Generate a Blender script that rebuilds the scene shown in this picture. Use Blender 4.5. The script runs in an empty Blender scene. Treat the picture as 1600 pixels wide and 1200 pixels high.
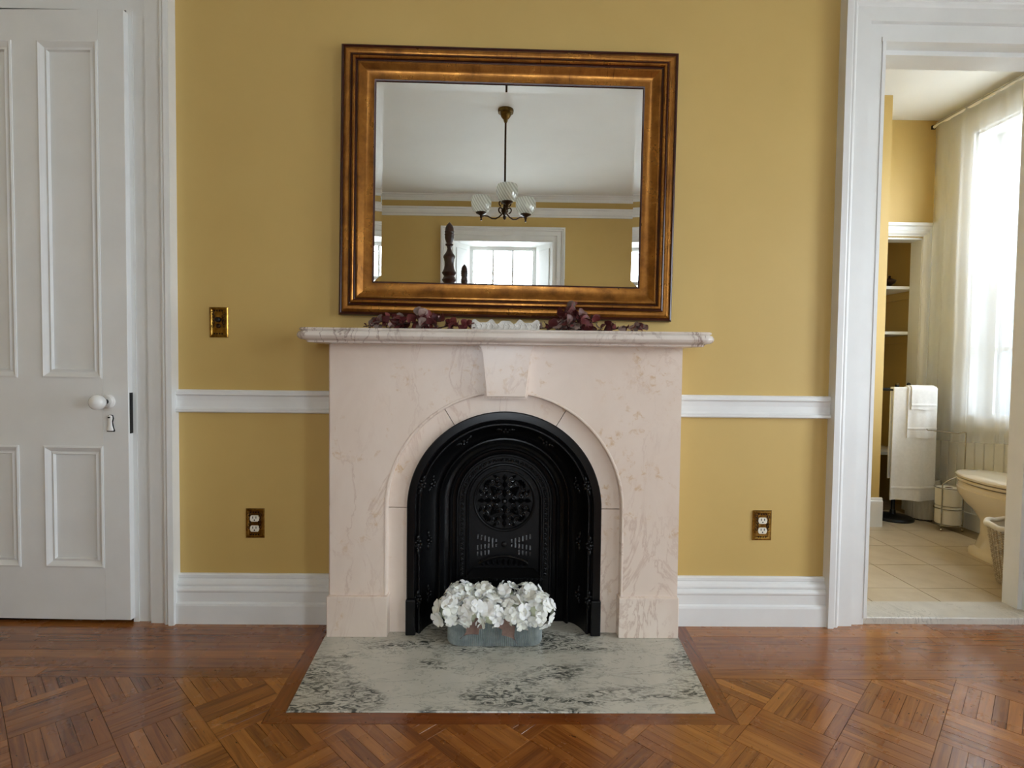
import bpy, bmesh, math, random
from mathutils import Vector, Matrix
rnd = random.Random(11)
PI = math.pi
sc = bpy.context.scene
COL = sc.collection

# ------------------------------------------------------------------ camera
FPX, YAW, PITCH, ROLL = 865.0, -.0150, -.0350, .0117
CAM = Vector((0, -2.12, 1.0))
_f = Vector((-math.sin(YAW)*math.cos(PITCH), math.cos(YAW)*math.cos(PITCH), math.sin(PITCH)))
_r = Vector((math.cos(YAW), math.sin(YAW), 0)); _u = _r.cross(_f)
CR = _r*math.cos(ROLL)+_u*math.sin(ROLL); CU = -_r*math.sin(ROLL)+_u*math.cos(ROLL); CF = _f
cam = bpy.data.cameras.new('camera'); camo = bpy.data.objects.new('camera', cam); COL.objects.link(camo)
cam.sensor_width = 36; cam.lens = FPX/1600*36; cam.clip_start = .02
camo.matrix_world = Matrix(((CR.x, CU.x, -CF.x, CAM.x), (CR.y, CU.y, -CF.y, CAM.y), (CR.z, CU.z, -CF.z, CAM.z), (0, 0, 0, 1)))
sc.camera = camo
def project(p):
    d = Vector(p)-CAM; z = d.dot(CF)
    return (800+FPX*d.dot(CR)/z, 600-FPX*d.dot(CU)/z) if z > .05 else (-9e9, 9e9)

# ------------------------------------------------------------------ light: an overcast sky through the windows
sc.view_settings.view_transform = 'Standard'; sc.view_settings.look = 'None'
sc.view_settings.gamma = 1; sc.view_settings.use_curve_mapping = False
sc.view_settings.exposure = 0.15
w = bpy.data.worlds.new('sky'); sc.world = w; w.use_nodes = True
bg = w.node_tree.nodes['Background']; bg.inputs[0].default_value = (.87, .955, 1.06, 1); bg.inputs[1].default_value = 13.5
def portal(name, loc, rot, sx, sy):       # guides sky sampling through a window opening, gives off no light itself
    l = bpy.data.lights.new(name, 'AREA'); l.shape = 'RECTANGLE'; l.size = sx; l.size_y = sy
    l.cycles.is_portal = True
    o = bpy.data.objects.new(name, l); COL.objects.link(o); o.location = loc; o.rotation_euler = rot
portal('window_right_offscreen', (3.03, -1.22, 1.35), (0, PI/2, 0), 1.7, 1.0)
portal('window_right_rear_offscreen', (3.03, -3.25, 1.35), (0, PI/2, 0), 1.7, 1.0)
portal('window_bathroom_offscreen', (3.03, .80, 1.55), (0, PI/2, 0), 1.85, 1.0)
portal('window_rear_offscreen', (-.02, -5.24, 1.65), (PI/2, 0, 0), 1.2, 1.9)

# ------------------------------------------------------------------ materials
def L(r, g, b):
    f = lambda c: (c/255/12.92 if c/255 <= .04045 else ((c/255+.055)/1.055)**2.4)
    return (f(r), f(g), f(b), 1)
MAT = {}
class NT:
    def __init__(s, name):
        m = bpy.data.materials.new(name); m.use_nodes = True; MAT[name] = m
        s.m = m; s.t = m.node_tree; s.b = s.t.nodes['Principled BSDF']; s.out = s.t.nodes['Material Output']
    def n(s, typ, **kw):
        nd = s.t.nodes.new(typ)
        for k, v in kw.items():
            if k.startswith('i_'):
                key = k[2:]; nd.inputs[int(key) if key.isdigit() else key.replace('_', ' ')].default_value = v
            else: setattr(nd, k, v)
        return nd
    def l(s, a, b): s.t.links.new(a, b)
    def coord(s, kind='Object', scale=(1, 1, 1), rot=(0, 0, 0)):
        tc = s.n('ShaderNodeTexCoord'); mp = s.n('ShaderNodeMapping'); mp.inputs['Scale'].default_value = scale; mp.inputs['Rotation'].default_value = rot
        s.l(tc.outputs[kind], mp.inputs[0]); return mp.outputs[0]
    def noise(s, co, scale, detail=4, rough=.5, dist=0):
        nd = s.n('ShaderNodeTexNoise'); nd.inputs['Scale'].default_value = scale; nd.inputs['Detail'].default_value = detail
        nd.inputs['Roughness'].default_value = rough; nd.inputs['Distortion'].default_value = dist
        if co is not None: s.l(co, nd.inputs['Vector'])
        return nd.outputs['Fac']
    def ramp(s, fac, stops):
        r = s.n('ShaderNodeValToRGB'); e = r.color_ramp.elements
        while len(e) < len(stops): e.new(.5)
        for k, (p, c) in enumerate(stops): e[k].position = p; e[k].color = c if len(c) == 4 else (*c, 1)
        s.l(fac, r.inputs[0]); return r.outputs[0]
    def mix(s, fac, a, b, mode='MIX'):
        m = s.n('ShaderNodeMix', data_type='RGBA', blend_type=mode)
        for sock, v in ((m.inputs[0], fac), (m.inputs[6], a), (m.inputs[7], b)):
            if hasattr(v, 'links') or hasattr(v, 'is_output'): s.l(v, sock)
            else: sock.default_value = v
        return m.outputs[2]
    def bump(s, h, strength=.2, dist=.002):
        b = s.n('ShaderNodeBump'); b.inputs['Strength'].default_value = strength; b.inputs['Distance'].default_value = dist
        s.l(h, b.inputs['Height']); s.l(b.outputs[0], s.b.inputs['Normal'])
    def set(s, color=None, rough=None, metal=None, spec=None, coat=None, sss=None):
        for k, v in (('Base Color', color), ('Roughness', rough), ('Metallic', metal), ('Specular IOR Level', spec), ('Coat Weight', coat)):
            if v is None: continue
            if hasattr(v, 'is_output'): s.l(v, s.b.inputs[k])
            else: s.b.inputs[k].default_value = v
        return s
WHITE = (1, 1, 1, 1); BLACK = (0, 0, 0, 1)
def paint(name, c1, c2, rough=.45, nscale=6, bump=.08, bscale=180, spec=.4, metal=0, coat=0):
    k = NT(name); co = k.coord()
    k.set(k.mix(k.ramp(k.noise(co, nscale, 5, .6), [(.35, BLACK), (.7, WHITE)]), c1, c2), rough, metal, spec, coat)
    if bump: k.bump(k.noise(co, bscale, 3), bump, .001)
    return k.m
paint('wall_paint', L(209, 178, 109), L(204, 173, 104), .5, 2.5, .06, 220)
paint('trim_paint', L(236, 236, 233), L(230, 230, 227), .32, 5, .05, 60, .45)
paint('door_paint', L(236, 236, 233), L(230, 230, 227), .35, 5, .06, 60, .45)
paint('ceiling_paint', L(238, 238, 234), L(234, 234, 230), .7, 2, .03)
paint('bath_ceiling', L(238, 238, 234), L(234, 234, 230), .7, 2, .03)
paint('bath_paint', L(209, 178, 109), L(204, 173, 104), .5, 2.5, .05)
paint('cast_iron', L(6, 6, 7), L(10, 10, 11), .42, 30, .25, 400, .22)
paint('cast_iron_gloss', L(7, 7, 8), L(12, 12, 13), .3, 30, .15, 300, .3)
paint('iron_void', L(6, 6, 7), L(10, 10, 11), .5, 30, 0)
paint('dark_edge', L(66, 24, 14), L(44, 15, 9), .3, 25, .1, 90, .5)
paint('porcelain', L(243, 242, 238), L(240, 239, 235), .12, 4, 0, spec=.6)
paint('bisque', L(228, 217, 196), L(224, 213, 192), .12, 4, 0, spec=.6)
paint('black_metal', L(14, 13, 13), L(22, 21, 20), .4, 20, .05, 200)
paint('chrome', L(190, 188, 182), L(160, 158, 150), .22, 30, 0, metal=1)
paint('bronze', L(70, 50, 32), L(44, 32, 22), .38, 40, .1, 200, metal=.8)
paint('old_brass', L(118, 92, 44), L(84, 64, 28), .35, 40, .1, 200, metal=.85)
paint('brass', L(176, 138, 66), L(104, 72, 28), .28, 60, .15, 220, metal=1)
paint('brass_dark', L(60, 38, 16), L(26, 16, 8), .4, 80, .2, 300, metal=.6)
paint('ivory_plastic', L(240, 234, 214), L(238, 232, 212), .3, 5, 0)
paint('towel_cotton', L(243, 241, 236), L(236, 234, 229), .9, 60, .8, 900, .1)
paint('paper_roll', L(240, 236, 226), L(235, 231, 221), .9, 20, .2, 300, .1)
paint('mahogany', L(58, 28, 18), L(34, 15, 10), .28, 30, .05, 80, .5)
paint('bed_linen', L(235, 232, 226), L(228, 225, 218), .9, 10, .3, 300, .1)
paint('stone_block', L(226, 222, 214), L(186, 180, 170), .55, 40, .4, 120)
paint('bin_white', L(228, 226, 218), L(222, 220, 212), .4, 10, 0)
paint('dried_stem', L(60, 34, 28), L(42, 24, 20), .7, 30, 0)
paint('brown_leaf', L(142, 116, 104), L(116, 90, 80), .65, 40, .2, 200)
paint('floret_core', L(232, 235, 206), L(222, 226, 190), .6, 30, 0)
paint('pale_ground', L(214, 214, 210), L(196, 197, 192), .9, 3, 0)
paint('bark', L(120, 110, 100), L(96, 88, 80), .9, 20, 0)
paint('liner', L(238, 234, 226), L(226, 222, 214), .9, 30, .3, 300)
paint('grout', L(158, 142, 116), L(146, 130, 104), .9, 40, .1)
paint('subfloor', L(28, 15, 8), L(18, 10, 6), .8, 20, 0)

k = NT('gilt')      # gilded wood, patchy leaf and small dark splits
co = k.coord(); n1 = k.noise(co, 14, 6, .65); n2 = k.noise(k.coord(scale=(45, 2, 3)), 3, 4, .6)
c = k.mix(k.ramp(n1, [(.3, BLACK), (.7, WHITE)]), L(112, 67, 22), L(182, 122, 50))
c = k.mix(k.ramp(n2, [(.62, BLACK), (.75, WHITE)]), c, L(70, 36, 14))
k.set(c, k.ramp(n1, [(.3, (.38,)*3), (.7, (.24,)*3)]), .72, .5); k.bump(n1, .1, .002)

def marble(name, base, warm, vein, ochre, vscale=2.2, rough=.28):
    k = NT(name); oi = k.n('ShaderNodeObjectInfo')
    def shifted(scale=(1, 1, 1), rot=(0, 0, 0)):     # every slab is cut from another spot of the block
        mp = k.coord(scale=scale, rot=rot); ad = k.n('ShaderNodeVectorMath', operation='MULTIPLY_ADD'); cb = k.n('ShaderNodeCombineXYZ')
        for i_ in range(3): k.l(oi.outputs['Random'], cb.inputs[i_])
        k.l(cb.outputs[0], ad.inputs[0]); ad.inputs[1].default_value = (9.3, 5.1, 7.7); k.l(mp, ad.inputs[2]); return ad.outputs[0]
    co = shifted()
    c = k.mix(k.ramp(k.noise(co, 3.2, 8, .62, 1.2), [(.35, BLACK), (.7, WHITE)]), base, warm)
    d = k.noise(shifted((2.6, 1, 1.0), (0, .6, 0)), vscale, 9, .62, 1.6)
    v = k.ramp(d, [(.475, BLACK), (.497, WHITE), (.503, WHITE), (.53, BLACK)])
    patch = k.ramp(k.noise(co, 2.6, 3, .5), [(.45, BLACK), (.62, WHITE)])
    c = k.mix(k.mix(1.0, v, patch, 'MULTIPLY'), c, vein)
    o1 = k.ramp(k.noise(co, 34, 6, .7, .5), [(.54, BLACK), (.64, WHITE)])
    o2 = k.ramp(k.noise(shifted((1, 1, 1.2)), 3.1, 4, .55, 1.4), [(.55, BLACK), (.64, WHITE)])
    c = k.mix(k.mix(1.0, o1, o2, 'MULTIPLY'), c, ochre)
    sp = k.ramp(k.noise(co, 160, 3, .6), [(.68, BLACK), (.78, WHITE)])
    c = k.mix(k.mix(.25, BLACK, sp), c, vein)
    st_ = k.ramp(k.noise(shifted((9, 1, 2.2), (0, .6, 0)), 1.5, 5, .6, .4), [(.4, BLACK), (.75, WHITE)])
    c = k.mix(k.mix(.35, BLACK, st_), c, warm)
    c = k.mix(k.mix(.5, BLACK, oi.outputs['Random']), c, warm)
    k.set(c, rough, 0, .5); k.bump(k.noise(co, 60, 4), .05, .001); return k.m
marble('pink_marble', L(243, 228, 214), L(230, 211, 194), L(208, 182, 164), L(208, 168, 108))
marble('shelf_marble', L(236, 226, 216), L(214, 202, 190), L(164, 142, 132), L(180, 158, 148), 3.2, .25)
marble('sill_marble', L(226, 220, 208), L(196, 190, 178), L(130, 124, 112), L(170, 160, 142), 9, .35)

k = NT('hearth_marble')
co = k.coord(); cs = k.coord(scale=(1, 2.2, 1))
c = k.mix(k.ramp(k.noise(co, 3.5, 6, .6, .8), [(.3, BLACK), (.7, WHITE)]), L(208, 203, 188), L(182, 178, 164))
cl = k.ramp(k.noise(cs, 2.3, 5, .55, 1.0), [(.44, BLACK), (.56, WHITE)])
fl = k.ramp(k.noise(cs, 26, 6, .68, 1.6), [(.45, BLACK), (.58, WHITE)])
c = k.mix(k.mix(1.0, cl, fl, 'MULTIPLY'), c, L(72, 74, 68))
vn = k.ramp(k.noise(cs, 4.5, 7, .6, 1.8), [(.485, BLACK), (.5, WHITE), (.515, BLACK)])
c = k.mix(k.mix(.45, BLACK, vn), c, L(92, 94, 86))
sp = k.ramp(k.noise(co, 70, 4, .6), [(.62, BLACK), (.72, WHITE)])
c = k.mix(k.mix(.6, BLACK, sp), c, L(96, 96, 88))
k.set(c, .24, 0, .5); k.bump(k.noise(co, 60, 4), .05, .001)

def plank_mat(name, dark, mid, light, rough=.24):
    k = NT(name)
    at = k.n('ShaderNodeAttribute', attribute_name='grain'); sep = k.n('ShaderNodeSeparateXYZ'); k.l(at.outputs['Vector'], sep.inputs[0])
    def co(sx, sy, sz):
        cb = k.n('ShaderNodeCombineXYZ')
        for i, s_ in enumerate((sx, sy, sz)):
            m = k.n('ShaderNodeMath', operation='MULTIPLY'); m.inputs[1].default_value = s_; k.l(sep.outputs[i], m.inputs[0]); k.l(m.outputs[0], cb.inputs[i])
        return cb.outputs[0]
    g = k.noise(co(5, 85, 61), 1.0, 6, .62, .6)
    c = k.mix(k.ramp(g, [(.36, BLACK), (.66, WHITE)]), dark, light)
    tone = k.ramp(sep.outputs[2], [(0, dark), (.4, mid), (.65, mid), (1, light)])
    c = k.mix(.56, c, tone)
    kn = k.ramp(k.noise(co(42, 120, 17), 1.0, 2, .5), [(.715, BLACK), (.74, WHITE)])
    c = k.mix(k.mix(.8, BLACK, kn), c, L(40, 22, 12))
    wr = k.noise(k.coord(), 5, 5, .6)
    k.set(c, k.ramp(wr, [(.3, (rough-.05,)*3), (.7, (rough+.12,)*3)]), 0, .5, .55); k.b.inputs['Coat Roughness'].default_value = .12
    k.bump(g, .12, .0012); return k.m
plank_mat('oak_plank', L(96, 46, 14), L(136, 76, 28), L(180, 116, 54))
plank_mat('hearth_board', L(86, 40, 12), L(122, 62, 20), L(150, 84, 32))

k = NT('floor_tile')
co = k.coord(); oi = k.n('ShaderNodeObjectInfo')
c = k.mix(k.ramp(k.noise(co, 9, 6, .6), [(.3, BLACK), (.7, WHITE)]), L(206, 190, 162), L(190, 172, 142))
c = k.mix(k.mix(.25, BLACK, oi.outputs['Random']), c, L(216, 202, 178))
k.set(c, .38, 0, .5); k.bump(k.noise(co, 30, 4), .06, .002)

k = NT('zinc')
co = k.coord(); c = k.mix(k.ramp(k.noise(co, 40, 5, .6), [(.3, BLACK), (.7, WHITE)]), L(142, 152, 152), L(182, 190, 188))
k.set(c, .5, .55, .4)
k = NT('petal')
oi = k.n('ShaderNodeObjectInfo'); c = k.mix(oi.outputs['Random'], L(254, 254, 250), L(248, 249, 236))
k.set(c, .6, 0, .2); k.b.inputs['Subsurface Weight'].default_value = .3; k.b.inputs['Subsurface Radius'].default_value = (.01, .01, .008)
k = NT('eucalyptus')
oi = k.n('ShaderNodeObjectInfo')
c = k.ramp(oi.outputs['Random'], [(0, L(84, 34, 36)), (.35, L(122, 56, 54)), (.6, L(106, 66, 62)), (.82, L(120, 102, 90)), (1, L(178, 148, 140))])
k.set(c, .5, 0, .35)
k = NT('wicker')
co = k.coord(); c = k.mix(k.ramp(k.noise(co, 60, 4), [(.3, BLACK), (.7, WHITE)]), L(176, 160, 136), L(206, 194, 172))
k.set(c, .7)
k = NT('mirror_silver'); k.set((.93, .95, .94, 1), .004, 1.0)
k = NT('mirror_bevel'); k.set((.93, .95, .95, 1), .01, 1.0)

def thin_glass(name, tint, amt=.08):
    k = NT(name); tr = k.n('ShaderNodeBsdfTransparent'); tr.inputs[0].default_value = tint
    gl = k.n('ShaderNodeBsdfGlossy'); gl.inputs['Roughness'].default_value = .02
    fr = k.n('ShaderNodeFresnel'); fr.inputs[0].default_value = 1.35
    mx = k.n('ShaderNodeMixShader'); k.l(fr.outputs[0], mx.inputs[0]); k.l(tr.outputs[0], mx.inputs[1]); k.l(gl.outputs[0], mx.inputs[2])
    k.l(mx.outputs[0], k.out.inputs[0]); return k.m
thin_glass('window_glass', (.96, .98, .98, 1))
def sheer(name, col, tcol, a):      # woven sheer cloth: open weave, threads scatter and let light through
    k = NT(name); tr = k.n('ShaderNodeBsdfTransparent'); tr.inputs[0].default_value = tcol
    df = k.n('ShaderNodeBsdfDiffuse'); df.inputs[0].default_value = col; tl = k.n('ShaderNodeBsdfTranslucent'); tl.inputs[0].default_value = col
    m1 = k.n('ShaderNodeMixShader'); m1.inputs[0].default_value = .5; k.l(df.outputs[0], m1.inputs[1]); k.l(tl.outputs[0], m1.inputs[2])
    m2 = k.n('ShaderNodeMixShader'); m2.inputs[0].default_value = a; k.l(tr.outputs[0], m2.inputs[1]); k.l(m1.outputs[0], m2.inputs[2])
    k.l(m2.outputs[0], k.out.inputs[0]); return k.m
sheer('sheer_cloth', (.82, .83, .83, 1), (1, 1, 1, 1), .30)
k = NT('shade_glass')               # frosted swirled glass
wv = k.n('ShaderNodeTexWave', wave_type='BANDS'); wv.inputs['Scale'].default_value = 16; wv.inputs['Distortion'].default_value = .5
k.l(k.coord(rot=(.5, .6, 0)), wv.inputs['Vector'])
tr = k.n('ShaderNodeBsdfTransparent'); tl = k.n('ShaderNodeBsdfTranslucent'); tl.inputs[0].default_value = (.85, .86, .8, 1)
gl = k.n('ShaderNodeBsdfGlossy'); gl.inputs['Roughness'].default_value = .12
m0 = k.n('ShaderNodeMixShader'); k.l(k.ramp(wv.outputs['Fac'], [(.4, (.42,)*3), (.75, (.66,)*3)]), m0.inputs[0]); k.l(tr.outputs[0], m0.inputs[1]); k.l(tl.outputs[0], m0.inputs[2])
m1 = k.n('ShaderNodeMixShader'); m1.inputs[0].default_value = .15; k.l(m0.outputs[0], m1.inputs[1]); k.l(gl.outputs[0], m1.inputs[2]); k.l(m1.outputs[0], k.out.inputs[0])

# ------------------------------------------------------------------ mesh helpers
def quad(bm, *v): return bm.faces.new(v)
def box(bm, x0, x1, y0, y1, z0, z1):
    v = [bm.verts.new((x, y, z)) for z in (z0, z1) for x, y in ((x0, y0), (x1, y0), (x1, y1), (x0, y1))]
    for f in ((3, 2, 1, 0), (4, 5, 6, 7), (0, 1, 5, 4), (1, 2, 6, 5), (2, 3, 7, 6), (3, 0, 4, 7)): bm.faces.new([v[i] for i in f])
def bev(bm, wd, seg=2):
    bmesh.ops.bevel(bm, geom=bm.edges[:], offset=wd, segments=seg, affect='EDGES', profile=.5); return bm
def BX(*a, b=0, seg=2):
    bm = bmesh.new(); box(bm, *a)
    if b: bev(bm, b, seg)
    return bm
def rings(bm, rs, close=True, cap0=False, cap1=False):
    """rs: list of equally long lists of points -> skin"""
    vs = [[bm.verts.new(p) for p in r] for r in rs]; n = len(vs[0])
    for a, b in zip(vs, vs[1:]):
        for i in range(n if close else n-1):
            j = (i+1) % n; bm.faces.new((a[i], a[j], b[j], b[i]))
    if cap0: bm.faces.new(vs[0][::-1])
    if cap1: bm.faces.new(vs[-1])
    return vs
def sweep_rect(bm, x0, x1, z0, z1, prof, open_=False, yo=0):
    """sweep (inset, y) round a rectangle in the xz plane; open_ = three sides standing on z0"""
    rs = []
    for i, y in prof:
        if open_: rs.append([(x0+i, y+yo, z0), (x0+i, y+yo, z1-i), (x1-i, y+yo, z1-i), (x1-i, y+yo, z0)])
        else: rs.append([(x0+i, y+yo, z0+i), (x0+i, y+yo, z1-i), (x1-i, y+yo, z1-i), (x1-i, y+yo, z0+i)])
    rings(bm, rs, close=not open_); return bm
def extrude_x(bm, prof, x0, x1):
    """closed (y,z) polygon extruded along x"""
    n = len(prof); a = [bm.verts.new((x0, y, z)) for y, z in prof]; b = [bm.verts.new((x1, y, z)) for y, z in prof]
    for i in range(n): j = (i+1) % n; bm.faces.new((a[i], a[j], b[j], b[i]))
    bm.faces.new(a[::-1]); bm.faces.new(b); return bm
def extrude_y(bm, poly, y0, y1):
    n = len(poly); a = [bm.verts.new((x, y0, z)) for x, z in poly]; b = [bm.verts.new((x, y1, z)) for x, z in poly]
    for i in range(n): j = (i+1) % n; bm.faces.new((a[i], a[j], b[j], b[i]))
    bm.faces.new(a[::-1]); bm.faces.new(b); return bm
def arch(bm, prof, xc, zs, zb, seg=48, a0=0., a1=PI, legs=True):
    """sweep (radius, y) over a half circle, with straight legs down to zb"""
    rs = []
    for r, y in prof:
        pts = [(xc+r*math.cos(a0+(a1-a0)*i/seg), y, zs+r*math.sin(a0+(a1-a0)*i/seg)) for i in range(seg+1)]
        if legs: pts = [(xc+r, y, zb)]+pts+[(xc-r, y, zb)]
        rs.append(pts)
    rings(bm, rs, close=False); return bm
def lathe(bm, prof, c=(0, 0, 0), seg=24, axis='Z', cap=True, sx=1, sy=1):
    rs = []
    for r, h in prof:
        r = max(r, 1e-4); ring = []
        for i in range(seg):
            a = 2*PI*i/seg; p = (r*math.cos(a)*sx, r*math.sin(a)*sy, h)
            if axis == 'Y': p = (p[0], -p[2], p[1])      # grows toward -y
            elif axis == 'X': p = (p[2], p[0], p[1])
            ring.append((c[0]+p[0], c[1]+p[1], c[2]+p[2]))
        rs.append(ring)
    rings(bm, rs, True, cap, cap); return bm
def tube(bm, pts, r, seg=8, closed=False, r1=None):
    pts = [Vector(p) for p in pts]; n = len(pts); rs = []; up = None
    for i, p in enumerate(pts):
        if closed: t = pts[(i+1) % n]-pts[i-1]
        else: t = pts[min(i+1, n-1)]-pts[max(i-1, 0)]
        t.normalize()
        if up is None: up = t.orthogonal().normalized()
        up = (up-t*up.dot(t)); up = up.normalized() if up.length > 1e-6 else t.orthogonal().normalized()
        s = t.cross(up); rr = r if r1 is None else r+(r1-r)*i/max(1, n-1)
        rs.append([p+(up*math.cos(2*PI*k/seg)+s*math.sin(2*PI*k/seg))*rr for k in range(seg)])
    if closed: rs.append(rs[0])
    rings(bm, rs, True, not closed, not closed)
    if closed: bmesh.ops.remove_doubles(bm, verts=bm.verts[:], dist=1e-6)
    return bm
def ball(bm, c, r, sx=1, sy=1, sz=1, seg=10):
    m = Matrix.Translation(c) @ Matrix.Diagonal((sx, sy, sz, 1))
    bmesh.ops.create_uvsphere(bm, u_segments=seg, v_segments=max(5, seg//2+1), radius=r, matrix=m); return bm
def link(name, data, parent=None, local=False):
    o = bpy.data.objects.new(name, data); COL.objects.link(o)
    if parent is not None:
        o.parent = parent
        if not local and parent.type == 'EMPTY': o.matrix_parent_inverse = Matrix.Translation(-parent.location)
    return o
def obj(name, bm, mat, parent=None, local=False, smooth=None, recalc=True):
    if recalc: bmesh.ops.recalc_face_normals(bm, faces=bm.faces[:])
    me = bpy.data.meshes.new(name); bm.to_mesh(me); bm.free()
    if isinstance(mat, (list, tuple)):
        for m in mat: me.materials.append(MAT[m])
    else: me.materials.append(MAT[mat])
    if smooth is not None:
        for p in me.polygons: p.use_smooth = True
        me.set_sharp_from_angle(angle=math.radians(smooth))
    return link(name, me, parent, local)
def empty(name, loc=(0, 0, 0)):
    o = bpy.data.objects.new(name, None); COL.objects.link(o); o.location = loc; o.empty_display_size = .05; return o
def tag(o, label, cat, group=None):
    o['label'] = label; o['category'] = cat
    if group: o['group'] = group
    return o
def struct(o, label=None):
    o['kind'] = 'structure'
    if label: o['label'] = label
    return o
def wallmesh(name, boxes, mat, label=None, parent=None):
    bm = bmesh.new()
    for b in boxes: box(bm, *b)
    o = obj(name, bm, mat, parent)
    return struct(o, label) if parent is None else o

# ================================================================== ROOM SHELL
XL, XR, YR, ZC = -3.0, 2.9, -4.9, 3.16          # left, right, rear, ceiling
DL0, DL1, DLZ = -2.215, -1.385, 2.29            # left door opening
BD0, BD1, BDZ = 1.415, 2.135, 2.245             # bathroom doorway
wall_back = wallmesh('wall_back', [
    (XL, DL0, 0, .14, 0, ZC), (DL0, DL1, 0, .14, DLZ, ZC), (DL1, -.37, 0, .14, 0, ZC), (-.37, .385, 0, .14, .84, ZC),
    (.385, BD0, 0, .14, 0, ZC), (BD0, BD1, 0, .14, BDZ, ZC), (BD1, XR, 0, .14, 0, ZC), (-.5, .5, .14, .2, -.06, .95)], 'wall_paint',  # last box: unseen block added to stop outside light behind the firebox
    'yellow plaster wall behind the marble fireplace')
W1, W2, WB = (-1.72, -.72, .50, 2.20), (-3.75, -2.75, .50, 2.20), (.30, 1.30, .66, 2.46)
rw = []
ys = [-5.25, W2[0], W2[1], W1[0], W1[1], WB[0], WB[1], 2.2]
for a, b in ((0, 1), (2, 3), (4, 5), (6, 7)): rw.append((XR, XR+.16, ys[a], ys[b], 0, 3.22))
for q in (W1, W2, WB): rw += [(XR, XR+.16, q[0], q[1], 0, q[2]), (XR, XR+.16, q[0], q[1], q[3], 3.22)]
wall_right = wallmesh('wall_right', rw, 'wall_paint', 'yellow plaster wall with tall windows')
wallmesh('wall_left', [(XL-.16, XL, -5.25, .14, 0, ZC)], 'wall_paint', 'yellow plaster wall opposite the windows')
RW = (-.648, .593, .7, 2.61)
wallmesh('wall_rear', [(XL, RW[0], -5.25, YR, 0, ZC), (RW[1], XR, -5.25, YR, 0, ZC), (RW[0], RW[1], -5.25, YR, 0, RW[2]), (RW[0], RW[1], -5.25, YR, RW[3], ZC)], 'wall_paint', 'yellow plaster wall seen in the mirror')
wallmesh('ceiling', [(XL-.16, XR+.16, -5.25, .14, ZC, ZC+.06)], 'ceiling_paint', 'plain white ceiling seen in the mirror')
# unseen box added behind the white door to keep daylight from leaking in
wallmesh('added_light_block', [(DL0-.06, DL1+.06, .6, .66, 0, 2.4), (DL0-.06, DL0, .14, .6, 0, 2.4), (DL1, DL1+.06, .14, .6, 0, 2.4), (DL0-.06, DL1+.06, .14, .66, 2.4, 2.46), (DL0-.06, DL1+.06, .135, .66, -.06, -.004)], 'door_paint')

# ---- bathroom shell
BZ = 2.663
wallmesh('wall_bathroom_left', [(.94, 1.0, .14, 1.27, 0, BZ)], 'bath_paint')
wallmesh('wall_bathroom_corner', [(1.0, 2.347, 1.27, 1.66, 0, BZ)], 'bath_paint', 'yellow wall corner just inside the bathroom doorway')
CX0, CX1, CZ = 2.40, 2.812, 1.885
wallmesh('wall_bathroom_back', [(2.347, CX0, 1.6, 1.66, 0, BZ), (CX0, CX1, 1.6, 1.66, CZ, BZ), (CX1, XR, 1.6, 1.66, 0, BZ)], 'bath_paint', 'yellow bathroom wall above the closet opening')
wallmesh('wall_bathroom_front', [(1.0, BD0, .14, .146, 0, BZ), (BD1, XR, .14, .146, 0, BZ), (BD0, BD1, .14, .146, BDZ, BZ)], 'bath_paint')
wallmesh('wall_bathroom_right', [(XR-.006, XR, .146, WB[0], 0, BZ), (XR-.006, XR, WB[1], 1.6, 0, BZ), (XR-.006, XR, WB[0], WB[1], WB[3], BZ)], 'trim_paint', 'white bathroom wall round the curtained window')
wallmesh('ceiling_bathroom', [(.94, XR+.02, .14, 2.22, BZ, BZ+.06)], 'bath_ceiling', 'low cream bathroom ceiling')
wallmesh('wall_linen_closet', [(2.30, 2.34, 1.66, 2.16, 0, 2.3), (2.885, XR, 1.66, 2.16, 0, 2.3), (2.30, XR, 2.12, 2.18, 0, 2.3), (2.30, XR, 1.66, 2.18, 2.0, 2.05)], 'bath_paint', 'yellow inside of the linen closet')
TZ = .018
wallmesh('floor_bathroom', [(.94, XR, .14, 2.18, -.06, TZ-.004)], 'grout', 'beige tiled bathroom floor with dark joints')
fb = bpy.data.objects['floor_bathroom']
TS = .294; tm = None
for i in range(-3, 4):
    for j in range(-1, 5):
        x0, y0 = 1.862+TS*i, .305+TS*j
        if x0+TS > XR+.12 or y0 > 1.55: continue
        if y0 < .14:    # cut row against the threshold
            bm = BX(x0+.002, min(x0+TS, XR)-.002, .146, y0+TS-.002, TZ-.012, TZ); o = obj('tile', bm, 'floor_tile', fb); continue
        if x0+TS > XR or y0+TS > 1.6:
            o = obj('tile', BX(x0+.002, min(x0+TS, XR)-.002, y0+.002, min(y0+TS, 1.66)-.002, TZ-.012, TZ), 'floor_tile', fb); continue
        if tm is None:
            bm = BX(.002, TS-.002, .002, TS-.002, -.012, 0); t = obj('tile', bm, 'floor_tile', fb); tm = t.data
        else: t = link('tile', tm, fb)
        t.location = (x0, y0, TZ)
bm = BX(BD0-.01, BD1+.02, -.004, .150, -.03, .026, b=.004)
o = tag(obj('threshold', bm, 'sill_marble'), 'veined marble threshold in the bathroom doorway', 'threshold')

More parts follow.
